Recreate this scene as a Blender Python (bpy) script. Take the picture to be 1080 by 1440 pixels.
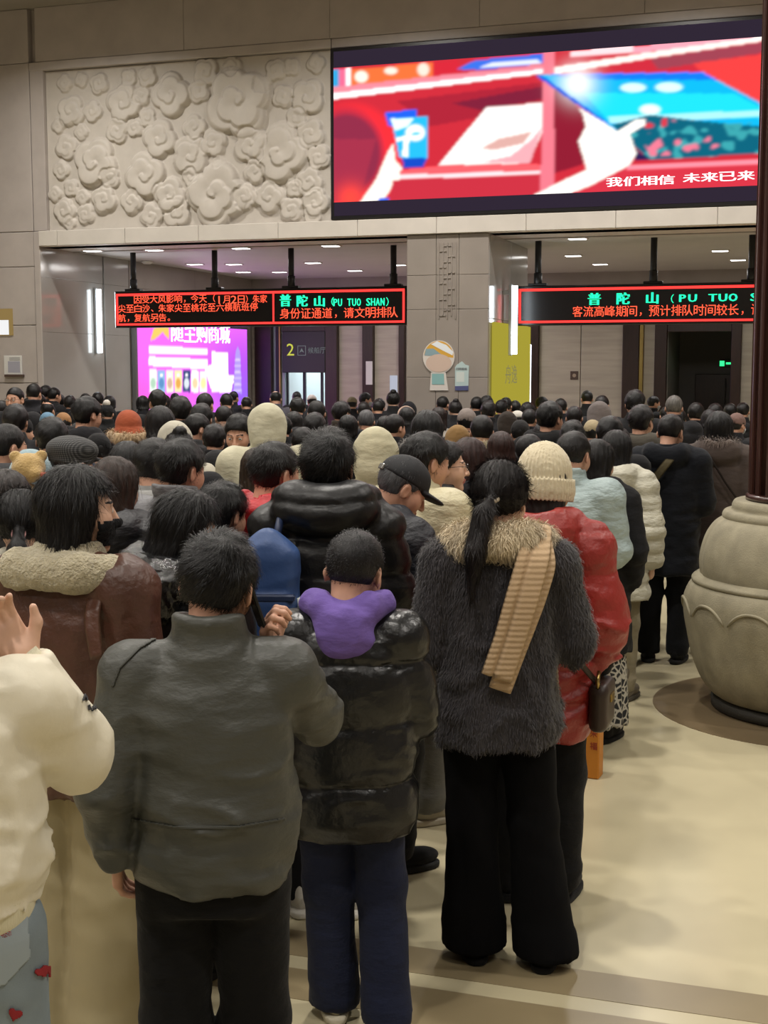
import bpy, math, random, time
import numpy as np
from mathutils import Vector, Matrix
for _o in list(bpy.data.objects): bpy.data.objects.remove(_o)
SC = bpy.context.scene
C = SC.collection
PI = math.pi
# ------------------------------------------------------------------ camera, world, exposure, lights
F_PX, IW, IH = 1855.0, 1080, 1440
CAM_H, YAW, PITCH = 2.0, math.radians(17.8), math.radians(6.31)
cam_d = bpy.data.cameras.new('camera'); cam = bpy.data.objects.new('camera', cam_d); C.objects.link(cam)
cam.location = (0, 0, CAM_H); cam.rotation_euler = (PI/2 - PITCH, 0, YAW)
cam_d.sensor_fit = 'VERTICAL'; cam_d.sensor_height = 36.0; cam_d.lens = F_PX/IH*36.0
cam_d.clip_start = 0.05; cam_d.clip_end = 200
SC.camera = cam
SC.cycles.use_denoising = True
SC.cycles.sample_clamp_indirect = 6.0
SC.cycles.max_bounces = 8
vs = SC.view_settings
vs.view_transform = 'Standard'; vs.look = 'None'; vs.gamma = 1.0; vs.use_curve_mapping = False
vs.exposure = 0.0
W = bpy.data.worlds.new('world'); SC.world = W; W.use_nodes = True
W.node_tree.nodes['Background'].inputs[0].default_value = (0.30, 0.29, 0.27, 1)
W.node_tree.nodes['Background'].inputs[1].default_value = 0.04
CEIL_Z = 7.1
HALL_LAMPS = [(x, y, p) for (y, p) in ((-3.0, .6), (1.0, 1.05), (5.6, 1.3), (10.2, 1.05), (14.6, 1.75)) for x in (-9.6, -5.3, -1.7, 3.0)]
LAMP_W = 95.0
def area_light(name, loc, size, power, col, rot=(0, 0, 0), sy=None, spread=PI):
    l = bpy.data.lights.new(name, 'AREA'); l.energy = power; l.color = col; l.size = size
    if sy: l.shape = 'RECTANGLE'; l.size_y = sy
    l.spread = spread
    o = bpy.data.objects.new(name, l); o.location = loc; o.rotation_euler = rot; C.objects.link(o); return o
for (lx, ly, lp) in HALL_LAMPS:
    area_light('hall_lamp_light', (lx, ly, CEIL_Z - 0.06), 0.26, LAMP_W*lp, (1.0, 0.95, 0.88), spread=math.radians(150))

# ------------------------------------------------------------------ projection helpers
_cr = Matrix.Rotation(YAW, 3, 'Z') @ Matrix.Rotation(PI/2 - PITCH, 3, 'X')
def ray(px, py):
    return (_cr @ Vector(((px - IW/2)/F_PX, -(py - IH/2)/F_PX, -1.0))).normalized()
def on_y(px, py, Y):
    d = ray(px, py); t = Y/d.y; return Vector((d.x*t, Y, CAM_H + d.z*t))
def on_x(px, py, X):
    d = ray(px, py); t = X/d.x; return Vector((X, d.y*t, CAM_H + d.z*t))
def on_z(px, py, Z=0.0):
    d = ray(px, py); t = (Z - CAM_H)/d.z; return Vector((d.x*t, d.y*t, Z))
def at_d(px, py, D):
    """point on the pixel's ray at horizontal distance D from the camera"""
    d = ray(px, py); t = D/math.hypot(d.x, d.y); return Vector((d.x*t, d.y*t, CAM_H + d.z*t))
_cri = _cr.transposed()
CRI = np.array(_cri)
def project(P):
    """Nx3 world points -> pixel coordinates"""
    q = (np.asarray(P) - np.array([0, 0, CAM_H])) @ CRI.T
    return np.stack([IW/2 - F_PX*q[:, 0]/q[:, 2], IH/2 + F_PX*q[:, 1]/q[:, 2]], 1)

# ------------------------------------------------------------------ materials
MATS = {}
def srgb(c):
    if isinstance(c, str): c = tuple(int(c[i:i+2], 16)/255 for i in (0, 2, 4))
    return tuple(x/12.92 if x <= 0.04045 else ((x + 0.055)/1.055)**2.4 for x in c) + (1.0,)
def mat(name, col, rough=0.7, metal=0.0, noise=None, bump=None, spec=0.5, sheen=0.0, coat=0.0, emit=None, estr=0.0, trans=0.0, stretch=(1, 1, 1), coords='Object', alpha=1.0, aniso=0):
    """noise=(scale, amount): value variation; bump=(scale, strength, distance)"""
    if name in MATS: return MATS[name]
    m = bpy.data.materials.new(name); m.use_nodes = True; nt = m.node_tree; b = nt.nodes['Principled BSDF']
    c = srgb(col) if isinstance(col, str) else tuple(col) + ((1.0,) if len(col) == 3 else ())
    b.inputs['Base Color'].default_value = c; b.inputs['Roughness'].default_value = rough
    b.inputs['Metallic'].default_value = metal; b.inputs['Specular IOR Level'].default_value = spec
    if sheen: b.inputs['Sheen Weight'].default_value = sheen; b.inputs['Sheen Roughness'].default_value = 0.5
    if coat: b.inputs['Coat Weight'].default_value = coat; b.inputs['Coat Roughness'].default_value = 0.15
    if trans: b.inputs['Transmission Weight'].default_value = trans
    if alpha < 1: b.inputs['Alpha'].default_value = alpha
    if emit is not None:
        e = srgb(emit) if isinstance(emit, str) else tuple(emit) + (1.0,)
        b.inputs['Emission Color'].default_value = e; b.inputs['Emission Strength'].default_value = estr
    if noise or bump:
        tc = nt.nodes.new('ShaderNodeTexCoord'); mp = nt.nodes.new('ShaderNodeMapping')
        mp.inputs['Scale'].default_value = stretch
        nt.links.new(tc.outputs[coords], mp.inputs[0])
    if noise:
        n = nt.nodes.new('ShaderNodeTexNoise'); n.inputs['Scale'].default_value = noise[0]; n.inputs['Detail'].default_value = 4
        nt.links.new(mp.outputs[0], n.inputs['Vector'])
        r = nt.nodes.new('ShaderNodeValToRGB'); a = noise[1]
        r.color_ramp.elements[0].position = 0.3; r.color_ramp.elements[1].position = 0.7
        r.color_ramp.elements[0].color = tuple(max(0, x*(1 - a)) for x in c[:3]) + (1,)
        r.color_ramp.elements[1].color = tuple(min(1, x*(1 + a)) for x in c[:3]) + (1,)
        nt.links.new(n.outputs['Fac'], r.inputs[0]); nt.links.new(r.outputs[0], b.inputs['Base Color'])
    if bump:
        n = nt.nodes.new('ShaderNodeTexNoise'); n.inputs['Scale'].default_value = bump[0]; n.inputs['Detail'].default_value = 5
        nt.links.new(mp.outputs[0], n.inputs['Vector'])
        bp = nt.nodes.new('ShaderNodeBump'); bp.inputs['Strength'].default_value = bump[1]; bp.inputs['Distance'].default_value = bump[2]
        nt.links.new(n.outputs['Fac'], bp.inputs['Height']); nt.links.new(bp.outputs[0], b.inputs['Normal'])
    MATS[name] = m; return m
def emis(name, col, strength):
    if name in MATS: return MATS[name]
    m = bpy.data.materials.new(name); m.use_nodes = True; nt = m.node_tree; nt.nodes.clear()
    e = nt.nodes.new('ShaderNodeEmission'); o = nt.nodes.new('ShaderNodeOutputMaterial')
    e.inputs[0].default_value = srgb(col) if isinstance(col, str) else tuple(col) + (1,); e.inputs[1].default_value = strength
    nt.links.new(e.outputs[0], o.inputs[0]); MATS[name] = m; return m
def vcol_emis(name, strength):
    m = bpy.data.materials.new(name); m.use_nodes = True; nt = m.node_tree; nt.nodes.clear()
    a = nt.nodes.new('ShaderNodeAttribute'); a.attribute_name = 'Col'
    e = nt.nodes.new('ShaderNodeEmission'); e.inputs[1].default_value = strength; o = nt.nodes.new('ShaderNodeOutputMaterial')
    nt.links.new(a.outputs['Color'], e.inputs[0]); nt.links.new(e.outputs[0], o.inputs[0]); return m
def cloth(col, rough=0.85, fine=True, sheen=0.04):
    return mat('cloth_%s_%g' % (col, rough), col, rough, bump=(15, 0.3, 0.022), noise=(9, 0.12), sheen=sheen, spec=0.25, stretch=(1, 1, 2.0))
def nylon(col, rough=0.42):
    return mat('nylon_%s_%g' % (col, rough), col, rough, bump=(13, 0.55, 0.035), noise=(7, 0.10), spec=0.45, stretch=(1, 1, 2.2))
SKIN = mat('skin', 'bd9078', 0.5, noise=(25, 0.08), spec=0.4); SKIN2 = mat('skin_fair', 'd0a78f', 0.48, noise=(25, 0.06), spec=0.4)
LIP = mat('lip', 'a8605a', 0.45); EYEW = mat('eye_white', 'd8d2cc', 0.3); IRIS = mat('iris', '1a1210', 0.2); BROW = mat('brow', '1c1614', 0.8)
def hairmat(col='0d0c0d', rough=0.42):
    return mat('hair_' + col, col, rough, noise=(14, 0.5), bump=(60, 0.5, 0.004), stretch=(5, 5, 0.5), spec=0.3)

# ------------------------------------------------------------------ mesh helpers
def make_mesh(name, V, Fq, mats, smooth=True, midx=None):
    """V (N,3); Fq (M,k) array or list of index lists"""
    me = bpy.data.meshes.new(name)
    V = np.asarray(V, np.float32)
    if isinstance(Fq, np.ndarray):
        M, k = Fq.shape
        me.vertices.add(len(V)); me.vertices.foreach_set('co', V.ravel())
        me.loops.add(M*k); me.loops.foreach_set('vertex_index', Fq.astype(np.int32).ravel())
        me.polygons.add(M); me.polygons.foreach_set('loop_start', np.arange(0, M*k, k, dtype=np.int32))
        if smooth: me.polygons.foreach_set('use_smooth', np.ones(M, bool))
        if midx is not None: me.polygons.foreach_set('material_index', np.asarray(midx, np.int32))
        me.update(calc_edges=True)
    else:
        me.from_pydata([tuple(v) for v in V], [], Fq)
        if smooth: me.polygons.foreach_set('use_smooth', np.ones(len(Fq), bool))
        if midx is not None: me.polygons.foreach_set('material_index', np.asarray(midx, np.int32))
        me.update()
    for m in mats: me.materials.append(m)
    return me
def obj(name, me, parent=None, m=None, loc=None, label=None):
    o = bpy.data.objects.new(name, me); C.objects.link(o)
    if parent is not None: o.parent = parent
    if m is not None:
        if not me.materials: me.materials.append(None)
        o.material_slots[0].link = 'OBJECT'; o.material_slots[0].material = m
    if loc is not None: o.location = loc
    if label: o['label'] = label
    return o
def tag(o, label, cat, group=None, kind=None):
    if label: o['label'] = label
    if cat: o['category'] = cat
    if group: o['group'] = group
    if kind: o['kind'] = kind
    return o
def empty(name, loc=(0, 0, 0), rz=0.0, sc=1.0):
    o = bpy.data.objects.new(name, None); o.location = loc; o.rotation_euler = (0, 0, rz); o.scale = (sc,)*3
    o.empty_display_size = 0.1; C.objects.link(o); return o
class MB:
    def __init__(s): s.v = []; s.f = []
    def box(s, a, b):
        x0, y0, z0 = a; x1, y1, z1 = b; n = len(s.v)
        s.v += [(x0,y0,z0),(x1,y0,z0),(x1,y1,z0),(x0,y1,z0),(x0,y0,z1),(x1,y0,z1),(x1,y1,z1),(x0,y1,z1)]
        s.f += [[n+i for i in q] for q in ((0,3,2,1),(4,5,6,7),(0,1,5,4),(1,2,6,5),(2,3,7,6),(3,0,4,7))]; return s
    def bbox(s, a, b, r=0.01):
        """box with bevelled (chamfered) edges"""
        import itertools
        c = [(a[i] + b[i])/2 for i in range(3)]; h = [abs(b[i] - a[i])/2 for i in range(3)]
        r = min(r, *[x*0.45 for x in h]); n = len(s.v); idx = {}
        for sg in itertools.product((-1, 1), repeat=3):
            for ax in range(3):
                p = [c[i] + sg[i]*(h[i] if i == ax else h[i] - r) for i in range(3)]
                idx[(sg, ax)] = n + len(idx); s.v.append(tuple(p))
        def q(l, out):
            P = [Vector(s.v[i]) for i in l]; nn = (P[1]-P[0]).cross(P[2]-P[0])
            if nn.dot(Vector(out)) < 0: l = l[::-1]
            s.f.append(l)
        for ax in range(3):
            u, w = (ax+1) % 3, (ax+2) % 3
            for sg in (-1, 1):
                def key(su, sw):
                    k = [0, 0, 0]; k[ax] = sg; k[u] = su; k[w] = sw; return tuple(k)
                o = [0, 0, 0]; o[ax] = sg
                q([idx[(key(*k), ax)] for k in ((-1,-1),(1,-1),(1,1),(-1,1))], o)
            for su in (-1, 1):
                for sw in (-1, 1):
                    k0 = [0,0,0]; k0[ax] = -1; k0[u] = su; k0[w] = sw; k1 = list(k0); k1[ax] = 1
                    k0, k1 = tuple(k0), tuple(k1); o = [0,0,0]; o[u] = su; o[w] = sw
                    q([idx[(k0, u)], idx[(k1, u)], idx[(k1, w)], idx[(k0, w)]], o)
        for sg in itertools.product((-1, 1), repeat=3): q([idx[(sg, 0)], idx[(sg, 1)], idx[(sg, 2)]], sg)
        return s
    def poly(s, pts, th):
        """pts: closed outline (list of Vectors), th: extrusion Vector"""
        n = len(s.v); k = len(pts); th = Vector(th)
        s.v += [tuple(p) for p in pts] + [tuple(Vector(p) + th) for p in pts]
        s.f += [[n+i for i in range(k)], [n+k+i for i in range(k)][::-1]]
        for i in range(k): s.f.append([n+i, n+k+i, n+k+(i+1) % k, n+(i+1) % k])
        return s
    def tube(s, pts, r, k=8, cap=True):
        pts = [Vector(p) for p in pts]; rr = r if isinstance(r, (list, tuple)) else [r]*len(pts); n = len(s.v); up = None
        for i, p in enumerate(pts):
            t = (pts[min(i+1, len(pts)-1)] - pts[max(i-1, 0)]).normalized()
            if up is None: up = t.orthogonal().normalized()
            u = (up - t*up.dot(t)).normalized(); up = u; w = t.cross(u)
            for j in range(k):
                a = 2*PI*j/k; s.v.append(tuple(p + (u*math.cos(a) + w*math.sin(a))*rr[i]))
        for i in range(len(pts)-1):
            for j in range(k):
                s.f.append([n+i*k+j, n+i*k+(j+1) % k, n+(i+1)*k+(j+1) % k, n+(i+1)*k+j])
        if cap: s.f += [[n+j for j in range(k)][::-1], [n+(len(pts)-1)*k+j for j in range(k)]]
        return s
    def lathe(s, prof, k=48, c=(0, 0), fn=None):
        """prof: (r, z) list; fn(r,z,theta)->r"""
        n = len(s.v)
        for (r, z) in prof:
            for j in range(k):
                a = 2*PI*j/k; q = fn(r, z, a) if fn else r
                s.v.append((c[0] + q*math.cos(a), c[1] + q*math.sin(a), z))
        for i in range(len(prof)-1):
            for j in range(k):
                s.f.append([n+i*k+j, n+i*k+(j+1) % k, n+(i+1)*k+(j+1) % k, n+(i+1)*k+j])
        s.f += [[n+j for j in range(k)][::-1], [n+(len(prof)-1)*k+j for j in range(k)]]
        return s
    def mesh(s, name, m, smooth=False): return make_mesh(name, s.v, s.f, [m] if m else [], smooth)
    def build(s, name, m, parent=None, smooth=False, label=None):
        return obj(name, s.mesh(name, m, smooth), parent, label=label)
def struct(o): o['kind'] = 'structure'; return o
_glyph = {}
def glyph(ch):
    """mesh vertices and faces of one character of unit em, from Blender's own font"""
    if ch not in _glyph:
        cu = bpy.data.curves.new('glyph', 'FONT'); cu.body = ch; cu.size = 1.0; cu.extrude = 0.012; cu.resolution_u = 2
        t = bpy.data.objects.new('glyph_tmp', cu); C.objects.link(t)
        dg = bpy.context.evaluated_depsgraph_get(); me = bpy.data.meshes.new_from_object(t.evaluated_get(dg))
        _glyph[ch] = ([v.co.copy() for v in me.vertices], [list(p.vertices) for p in me.polygons])
        bpy.data.objects.remove(t); bpy.data.curves.remove(cu); bpy.data.meshes.remove(me)
    return _glyph[ch]
def lettering(body, m, parent, origin, xdir, ydir, pitch, hgt, wid=None, bold=0):
    """one small mesh per character, advanced by pitch; hgt and wid are a full character's size in metres"""
    x = Vector(xdir).normalized(); y = Vector(ydir).normalized(); z = x.cross(y); wid = wid or pitch*.92; out = []
    for i, ch in enumerate(body):
        if ch in ' \u3000': continue
        v, f = glyph(ch)
        if not v: continue
        cjk = ord(ch) > 0x2000
        xs = [p.x for p in v]; ys = [p.y for p in v]; w0 = max(xs) - min(xs); h0 = max(ys) - min(ys)
        if cjk: k, cx, cy = 1/.93, .5, .36
        else: k, cx, cy = 1/.70, (max(xs) + min(xs))/2, .35
        if cjk and ch not in '，、。（）': cx = (max(xs) + min(xs))/2; kx = wid/max(w0, .55); ky = hgt/max(h0, .7)
        elif cjk: kx, ky = wid, hgt; cx = .45
        else: kx = min(wid*.85/max(w0, .3), hgt/.70*1.3); ky = hgt/.70
        c = Vector(origin) + x*(i + .5)*pitch + y*hgt/2
        V = []; F = []
        for b in range(1 + bold):
            n = len(V); V += [tuple(c + x*((p.x - cx)*kx + b*pitch*.05) + y*((p.y - cy)*ky) + z*(p.z*.1 + b*.0007)) for p in v]; F += [[n + q for q in l] for l in f]
        out.append(obj('character', make_mesh('character', V, F, [m], False), parent))
    return out
# ------------------------------------------------------------------ the hall
YW, YB, XL, XP0, XP1 = 17.1, 24.8, -10.76, -5.17, -4.05
Z_SOF0, Z_SOF1, Z_FR = 3.735, 3.955, 6.345
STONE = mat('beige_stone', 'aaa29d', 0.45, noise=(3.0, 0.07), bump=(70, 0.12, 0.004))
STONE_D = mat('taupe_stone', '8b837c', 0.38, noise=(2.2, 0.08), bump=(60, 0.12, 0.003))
STONE_L = mat('pale_stone', 'c2bcb4', 0.55, noise=(4, 0.04))
RELIEF = mat('relief_plaster', 'b8b1a8', 0.6, noise=(6, 0.05), bump=(90, 0.15, 0.003))
POLISH = mat('polished_grey_stone', '9b9894', 0.13, noise=(1.2, 0.06), spec=0.6)
MARBLE = mat('striped_marble', 'a79f92', 0.3, noise=(1.6, 0.13), stretch=(0.6, 1, 7))
WOOD_D = mat('dark_brown_wood', '2c1c18', 0.35, noise=(6, 0.25), stretch=(6, 6, 0.6))
BLACK = mat('black_metal', '17171a', 0.45); GOLD = mat('brass', 'a8905a', 0.3, metal=1.0)
CEILM = mat('white_ceiling', 'b8b3b0', 0.6, noise=(2, 0.03)); GLASSG = mat('grey_door_leaf', '9aa6b4', 0.25)
FLOOR_C = mat('cream_floor_stone', 'bdb394', 0.22, noise=(1.4, 0.06), bump=(140, 0.03, 0.002), spec=0.4)
FLOOR_T = mat('tan_floor_stone', '8b7d60', 0.32, noise=(2.0, 0.08), spec=0.4)
FLOOR_R = mat('brown_floor_stone', '6f6049', 0.32, noise=(2.5, 0.1), spec=0.4)

X0, X1, YN, YF = -16.0, 7.0, -6.5, 30.5
fl = struct(MB().box((X0, YN, -0.2), (X1, YF, 0.0)).build('floor', FLOOR_C))
for (ya, yb) in ((4.01, 4.20), (3.72, 3.92), (2.0, 2.2)):
    MB().box((X0 + .1, ya, -0.01), (X1 - .1, yb, 0.0015)).build('floor_strip', FLOOR_T, fl)
for k in range(6):      # tan squares along the near border band
    xa = -1.14 + 1.6*(k - 4)
    MB().box((xa, 2.2, -0.01), (xa + 0.55, 3.72, 0.0015)).build('floor_inlay', FLOOR_T, fl)
PC = (0.06, 7.98)       # centre of the wooden column
m_ = MB(); ring_pts = [Vector((PC[0] + 0.9*math.cos(a), PC[1] + 0.9*math.sin(a), -0.008)) for a in [2*PI*i/64 for i in range(64)]]
m_.poly(ring_pts, (0, 0, 0.011)).build('floor_roundel', FLOOR_R, fl)
ceil = struct(MB().box((X0, YN, 7.1), (X1, YW + .3, 7.3)).build('ceiling', mat('hall_ceiling', '8e877e', 0.8)))
for (nm, a, b) in (('wall_left', (X0 - .3, YN, 0), (X0, YW + .3, 7.3)), ('wall_right', (X1, YN, 0), (X1 + .3, YF, 7.3)), ('wall_rear', (X0, YN - .3, 0), (X1, YN, 7.3))):
    struct(MB().box(a, b).build(nm, STONE))
# lamps of the hall ceiling
LAMP_E = emis('lamp_diffuser', (1.0, 0.9, 0.75), 9.0)
for i, (lx, ly, lp) in enumerate(HALL_LAMPS):
    r = empty('ceiling_lamp', (lx, ly, 7.1))
    MB().lathe([(0.30, 0.0), (0.34, -0.02), (0.34, -0.05), (0.29, -0.055), (0.27, -0.03)], 24).build('trim_ring', STONE_L, r, True)
    MB().lathe([(0.27, -0.03), (0.26, -0.04), (0.0001, -0.041)], 24).build('diffuser', LAMP_E, r, True)
    tag(r, 'round recessed downlight in the hall ceiling', 'lamp', 'hall ceiling downlights')
# front wall: stone above the openings, left of them and right of them
fw = struct(MB().box((X0, YW + .12, 0), (XL - .06, YW + .42, 7.1)).build('wall_front', STONE))
def slab(parent, x0, x1, z0, z1, y=YW, th=0.12, m=STONE, name='stone_panel', g=0.004):
    return MB().bbox((x0 + g, y, z0 + g), (x1 - g, y + th, z1 - g), 0.006).build(name, m, parent)
zr = [0, 0.9, 1.75, 2.6, 3.45, Z_SOF1]
xs_ = [X0, -14.5, -13.2, -11.95, XL - .11]
for a, b in zip(xs_, xs_[1:]):
    for c, d in zip(zr, zr[1:]): slab(fw, a, b, c, d)
    slab(fw, a, b, Z_SOF1, Z_FR); slab(fw, a, b, Z_FR, 7.1)
slab(fw, XL - .105, XL, 0, Z_SOF1, y=YW - .015, th=.135, name='edge_trim')
wu = struct(MB().box((XL, YW + .12, Z_SOF0), (X1, YW + .42, 7.1)).build('wall_upper', STONE))
xu = [XL, -8.4, -6.25, -4.2, -2.1, 0.0, 2.1, 4.5, X1]
for a, b in zip(xu, xu[1:]): slab(wu, a, b, Z_FR, 7.1, g=.0015)
slab(wu, XL - .105, XL + .12, Z_SOF1, Z_FR, y=YW - .0, th=.12, name='relief_frame')
slab(wu, XL - .105, -6.23, 6.22, Z_FR, y=YW - .012, th=.13, name='relief_frame')
slab(wu, -6.23, 0.9, 6.215, Z_FR); slab(wu, 0.9, X1, Z_SOF1, Z_FR)
xs_ = [XL, -10.45, -9.35, -8.2, -7.0, -5.85, -4.75, -3.55, -2.4, -1.15, 0.1, 1.3, 2.6, 3.9, X1]
for a, b in zip(xs_, xs_[1:]): slab(wu, a, b, Z_SOF0, Z_SOF1, y=YW - .05, th=.17, m=STONE_L, name='soffit_panel', g=.002)
# cloud relief: a carved height field
clouds = [(720,310,112),(655,592,104),(845,462,92),(285,492,80),(515,285,70),(370,312,64),(575,472,66),(435,530,72),(480,420,62),(510,592,58),(815,597,52),(210,336,52),(275,336,36),(600,276,38),(645,432,46),(585,386,42),(195,446,42),(180,515,32),(310,606,48),(930,292,58),(855,290,38),(940,406,47),(895,356,36),(965,476,40),(935,550,46),(955,612,46),(890,570,32),(880,636,40),(945,650,32),(742,597,42),(575,536,32),(455,656,42),(405,386,32),(442,355,32),(240,400,27),(190,640,42),(255,650,34),(205,676,26),(210,570,30),(245,600,27),(295,252,36),(190,250,30),(240,240,26),(442,230,36),(385,232,30),(620,216,46),(832,210,36),(880,200,30),(955,190,32),(795,255,30),(425,290,32),(530,642,52),(660,490,22),(350,396,42),(395,612,42),(760,440,60),(700,200,34),(170,380,26),(160,590,26),(770,520,40),(330,540,36)]
rx0, rx1, rz0, rz1 = XL + .12, -6.25, Z_SOF1 + .005, 6.215
nx, nz = 430, 216
gx = np.linspace(rx0, rx1, nx); gz = np.linspace(rz0, rz1, nz); GX, GZ = np.meshgrid(gx, gz, indexing='ij')
Hh = np.zeros_like(GX); rng = np.random.RandomState(5)
order = sorted(range(len(clouds)), key=lambda i: clouds[i][2]*(0.7 + 0.6*rng.rand()))[::-1]
for i in order:
    X_, Y_, R_ = clouds[i]; c = on_y(X_/2.16, Y_/2.16, YW); R = R_/2.16*17.5/1866*0.95
    dx, dz = GX - c.x, GZ - c.z; rho = np.hypot(dx, dz); th = np.arctan2(dz, dx); ph = rng.rand()*6.28; hand = 1 if rng.rand() < .7 else -1
    Rb = R*(0.86 + 0.24*np.abs(np.sin(2.0*th + ph))**0.8)
    u = rho/Rb; s = (u*1.55 - hand*th/(2*PI) + ph) % 1.0
    dome = np.sqrt(np.clip(1.02 - u**2, 0, 1))
    prof = 0.35 + 0.65*np.clip(1 - (1 - s)**2, 0, 1)*np.clip((1 - s)/0.12, 0, 1)
    h = np.where(u < 1, R*0.15*dome**0.7 + R*0.11*prof*np.clip((1.04 - u)*6, 0, 1) + 0.01, 0)
    Hh = np.where(u < 1, np.maximum(h + 0.25*Hh, 0.75*Hh), Hh)
for _ in range(1):
    Hh[1:-1, 1:-1] = (Hh[1:-1, 1:-1]*2 + Hh[:-2, 1:-1] + Hh[2:, 1:-1] + Hh[1:-1, :-2] + Hh[1:-1, 2:])/6
V = np.stack([GX, YW + .075 - np.clip(Hh*1.2, 0, .22), GZ], -1).reshape(-1, 3)
ii = np.arange(nx*nz).reshape(nx, nz)
Fq = np.stack([ii[:-1, :-1], ii[1:, :-1], ii[1:, 1:], ii[:-1, 1:]], -1).reshape(-1, 4)
rl = obj('cloud_relief', make_mesh('cloud_relief', V, Fq, [RELIEF]), wu)
# pier between the two bays
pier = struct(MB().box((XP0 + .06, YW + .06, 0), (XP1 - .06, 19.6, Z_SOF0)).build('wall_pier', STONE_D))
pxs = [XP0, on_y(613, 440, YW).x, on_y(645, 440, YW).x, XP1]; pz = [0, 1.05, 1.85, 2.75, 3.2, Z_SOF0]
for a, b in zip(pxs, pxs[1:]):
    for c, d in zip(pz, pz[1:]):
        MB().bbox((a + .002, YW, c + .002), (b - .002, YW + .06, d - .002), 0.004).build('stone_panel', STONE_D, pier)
# carved fret strip on the pier's middle panel
for k in range(5):
    x = pxs[1] + .04 + k*(pxs[2] - pxs[1] - .08)/4
    MB().bbox((x - .008, YW - .012, 2.62 + .04*(k % 2)), (x + .008, YW, 3.62), .003).build('fret_bar', STONE_D, pier)
for k in range(14):
    z = 2.66 + k*.07; a = pxs[1] + .04 + (k % 3)*.06
    MB().bbox((a, YW - .012, z), (a + .10, YW, z + .014), .003).build('fret_bar', STONE_D, pier)
for (ya, yb) in ((YW + .06, 18.46), (18.47, 19.6)):
    for c, d in zip([0, 1.2, 2.63], [1.2, 2.63, Z_SOF0]):
        MB().bbox((XP1 - .06, ya + .002, c + .002), (XP1, yb - .002, d - .002), .004).build('polished_panel', POLISH, pier)
        MB().bbox((XP0, ya + .002, c + .002), (XP0 + .06, yb - .002, d - .002), .004).build('polished_panel', POLISH, pier)
# recess: side wall, ceiling, back wall
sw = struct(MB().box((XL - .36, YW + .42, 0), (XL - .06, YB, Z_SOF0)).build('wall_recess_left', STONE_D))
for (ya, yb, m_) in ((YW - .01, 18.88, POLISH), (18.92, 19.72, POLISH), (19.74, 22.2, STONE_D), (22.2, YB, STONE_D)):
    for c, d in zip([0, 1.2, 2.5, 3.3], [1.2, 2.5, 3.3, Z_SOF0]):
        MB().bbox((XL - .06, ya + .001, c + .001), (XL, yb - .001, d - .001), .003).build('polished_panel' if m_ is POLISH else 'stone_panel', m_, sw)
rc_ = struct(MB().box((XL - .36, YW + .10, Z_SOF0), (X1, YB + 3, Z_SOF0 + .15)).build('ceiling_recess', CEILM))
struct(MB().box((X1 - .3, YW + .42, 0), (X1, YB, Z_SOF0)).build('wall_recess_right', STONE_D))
MB().box((XL, YW + .9, Z_SOF0 - .012), (X1 - .3, YW + .96, Z_SOF0)).build('air_slot', mat('slot_grey', '8a8784', 0.7), rc_)
DL_E = emis('downlight_glow', (1.0, 0.97, 0.93), 7.0)
DLS = []
for (px, py) in ((217,351),(339,348.5),(274,371),(329,371),(342,382),(393,382),(465,345),(440,369),(499,380),(452,391.5),(812,335),(806,359),(844,371),(879,382.6),(1012.6,352),(1038,365),(130,352),(560,372)):
    p = on_z(px, py, Z_SOF0); r = empty('recess_downlight', p)
    MB().bbox((-.14, -.10, -.012), (.14, .10, 0), .006).build('trim_ring', STONE_L, r)
    MB().bbox((-.115, -.075, -.016), (.115, .075, -.010), .003).build('diffuser', DL_E, r)
    DLS.append((px, r))
NTH = ('leftmost', 'second from left', 'third from left', 'fourth from left', 'fifth from left', 'sixth from left', 'seventh from left', 'eighth from left', 'ninth from left', 'tenth from left', 'eleventh from left', 'twelfth from left')
for bay, l_ in (('left', sorted([q for q in DLS if q[0] < 600], key=lambda q: q[0])), ('right', sorted([q for q in DLS if q[0] > 600], key=lambda q: q[0]))):
    for k, (px, r) in enumerate(l_): tag(r, 'square downlight in the %s bay ceiling, %s' % (bay, NTH[k]), 'lamp', 'recess downlights')
for (lx, ly, pw) in ((-8.6, 20.2, 70), (-6.3, 22.6, 70), (-2.2, 20.2, 55), (0.2, 22.0, 45)):
    area_light('recess_light', (lx, ly, Z_SOF0 - .03), 1.2, pw, (1.0, 0.96, 0.93))
for (px, py, s) in ((207, 367, .10), (845, 386, .07), (790, 390, .07)):   # air vents / detectors
    p = on_z(px, py, Z_SOF0); r = MB().lathe([(s, 0), (s, -.02), (s*.6, -.05), (.001, -.052)], 16).build('smoke_detector', STONE_L, None, True)
    r.location = p; tag(r, 'small round detector on the recess ceiling at %s' % ('left', 'centre', 'right')[(207, 845, 790).index(px)], 'detector')
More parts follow.
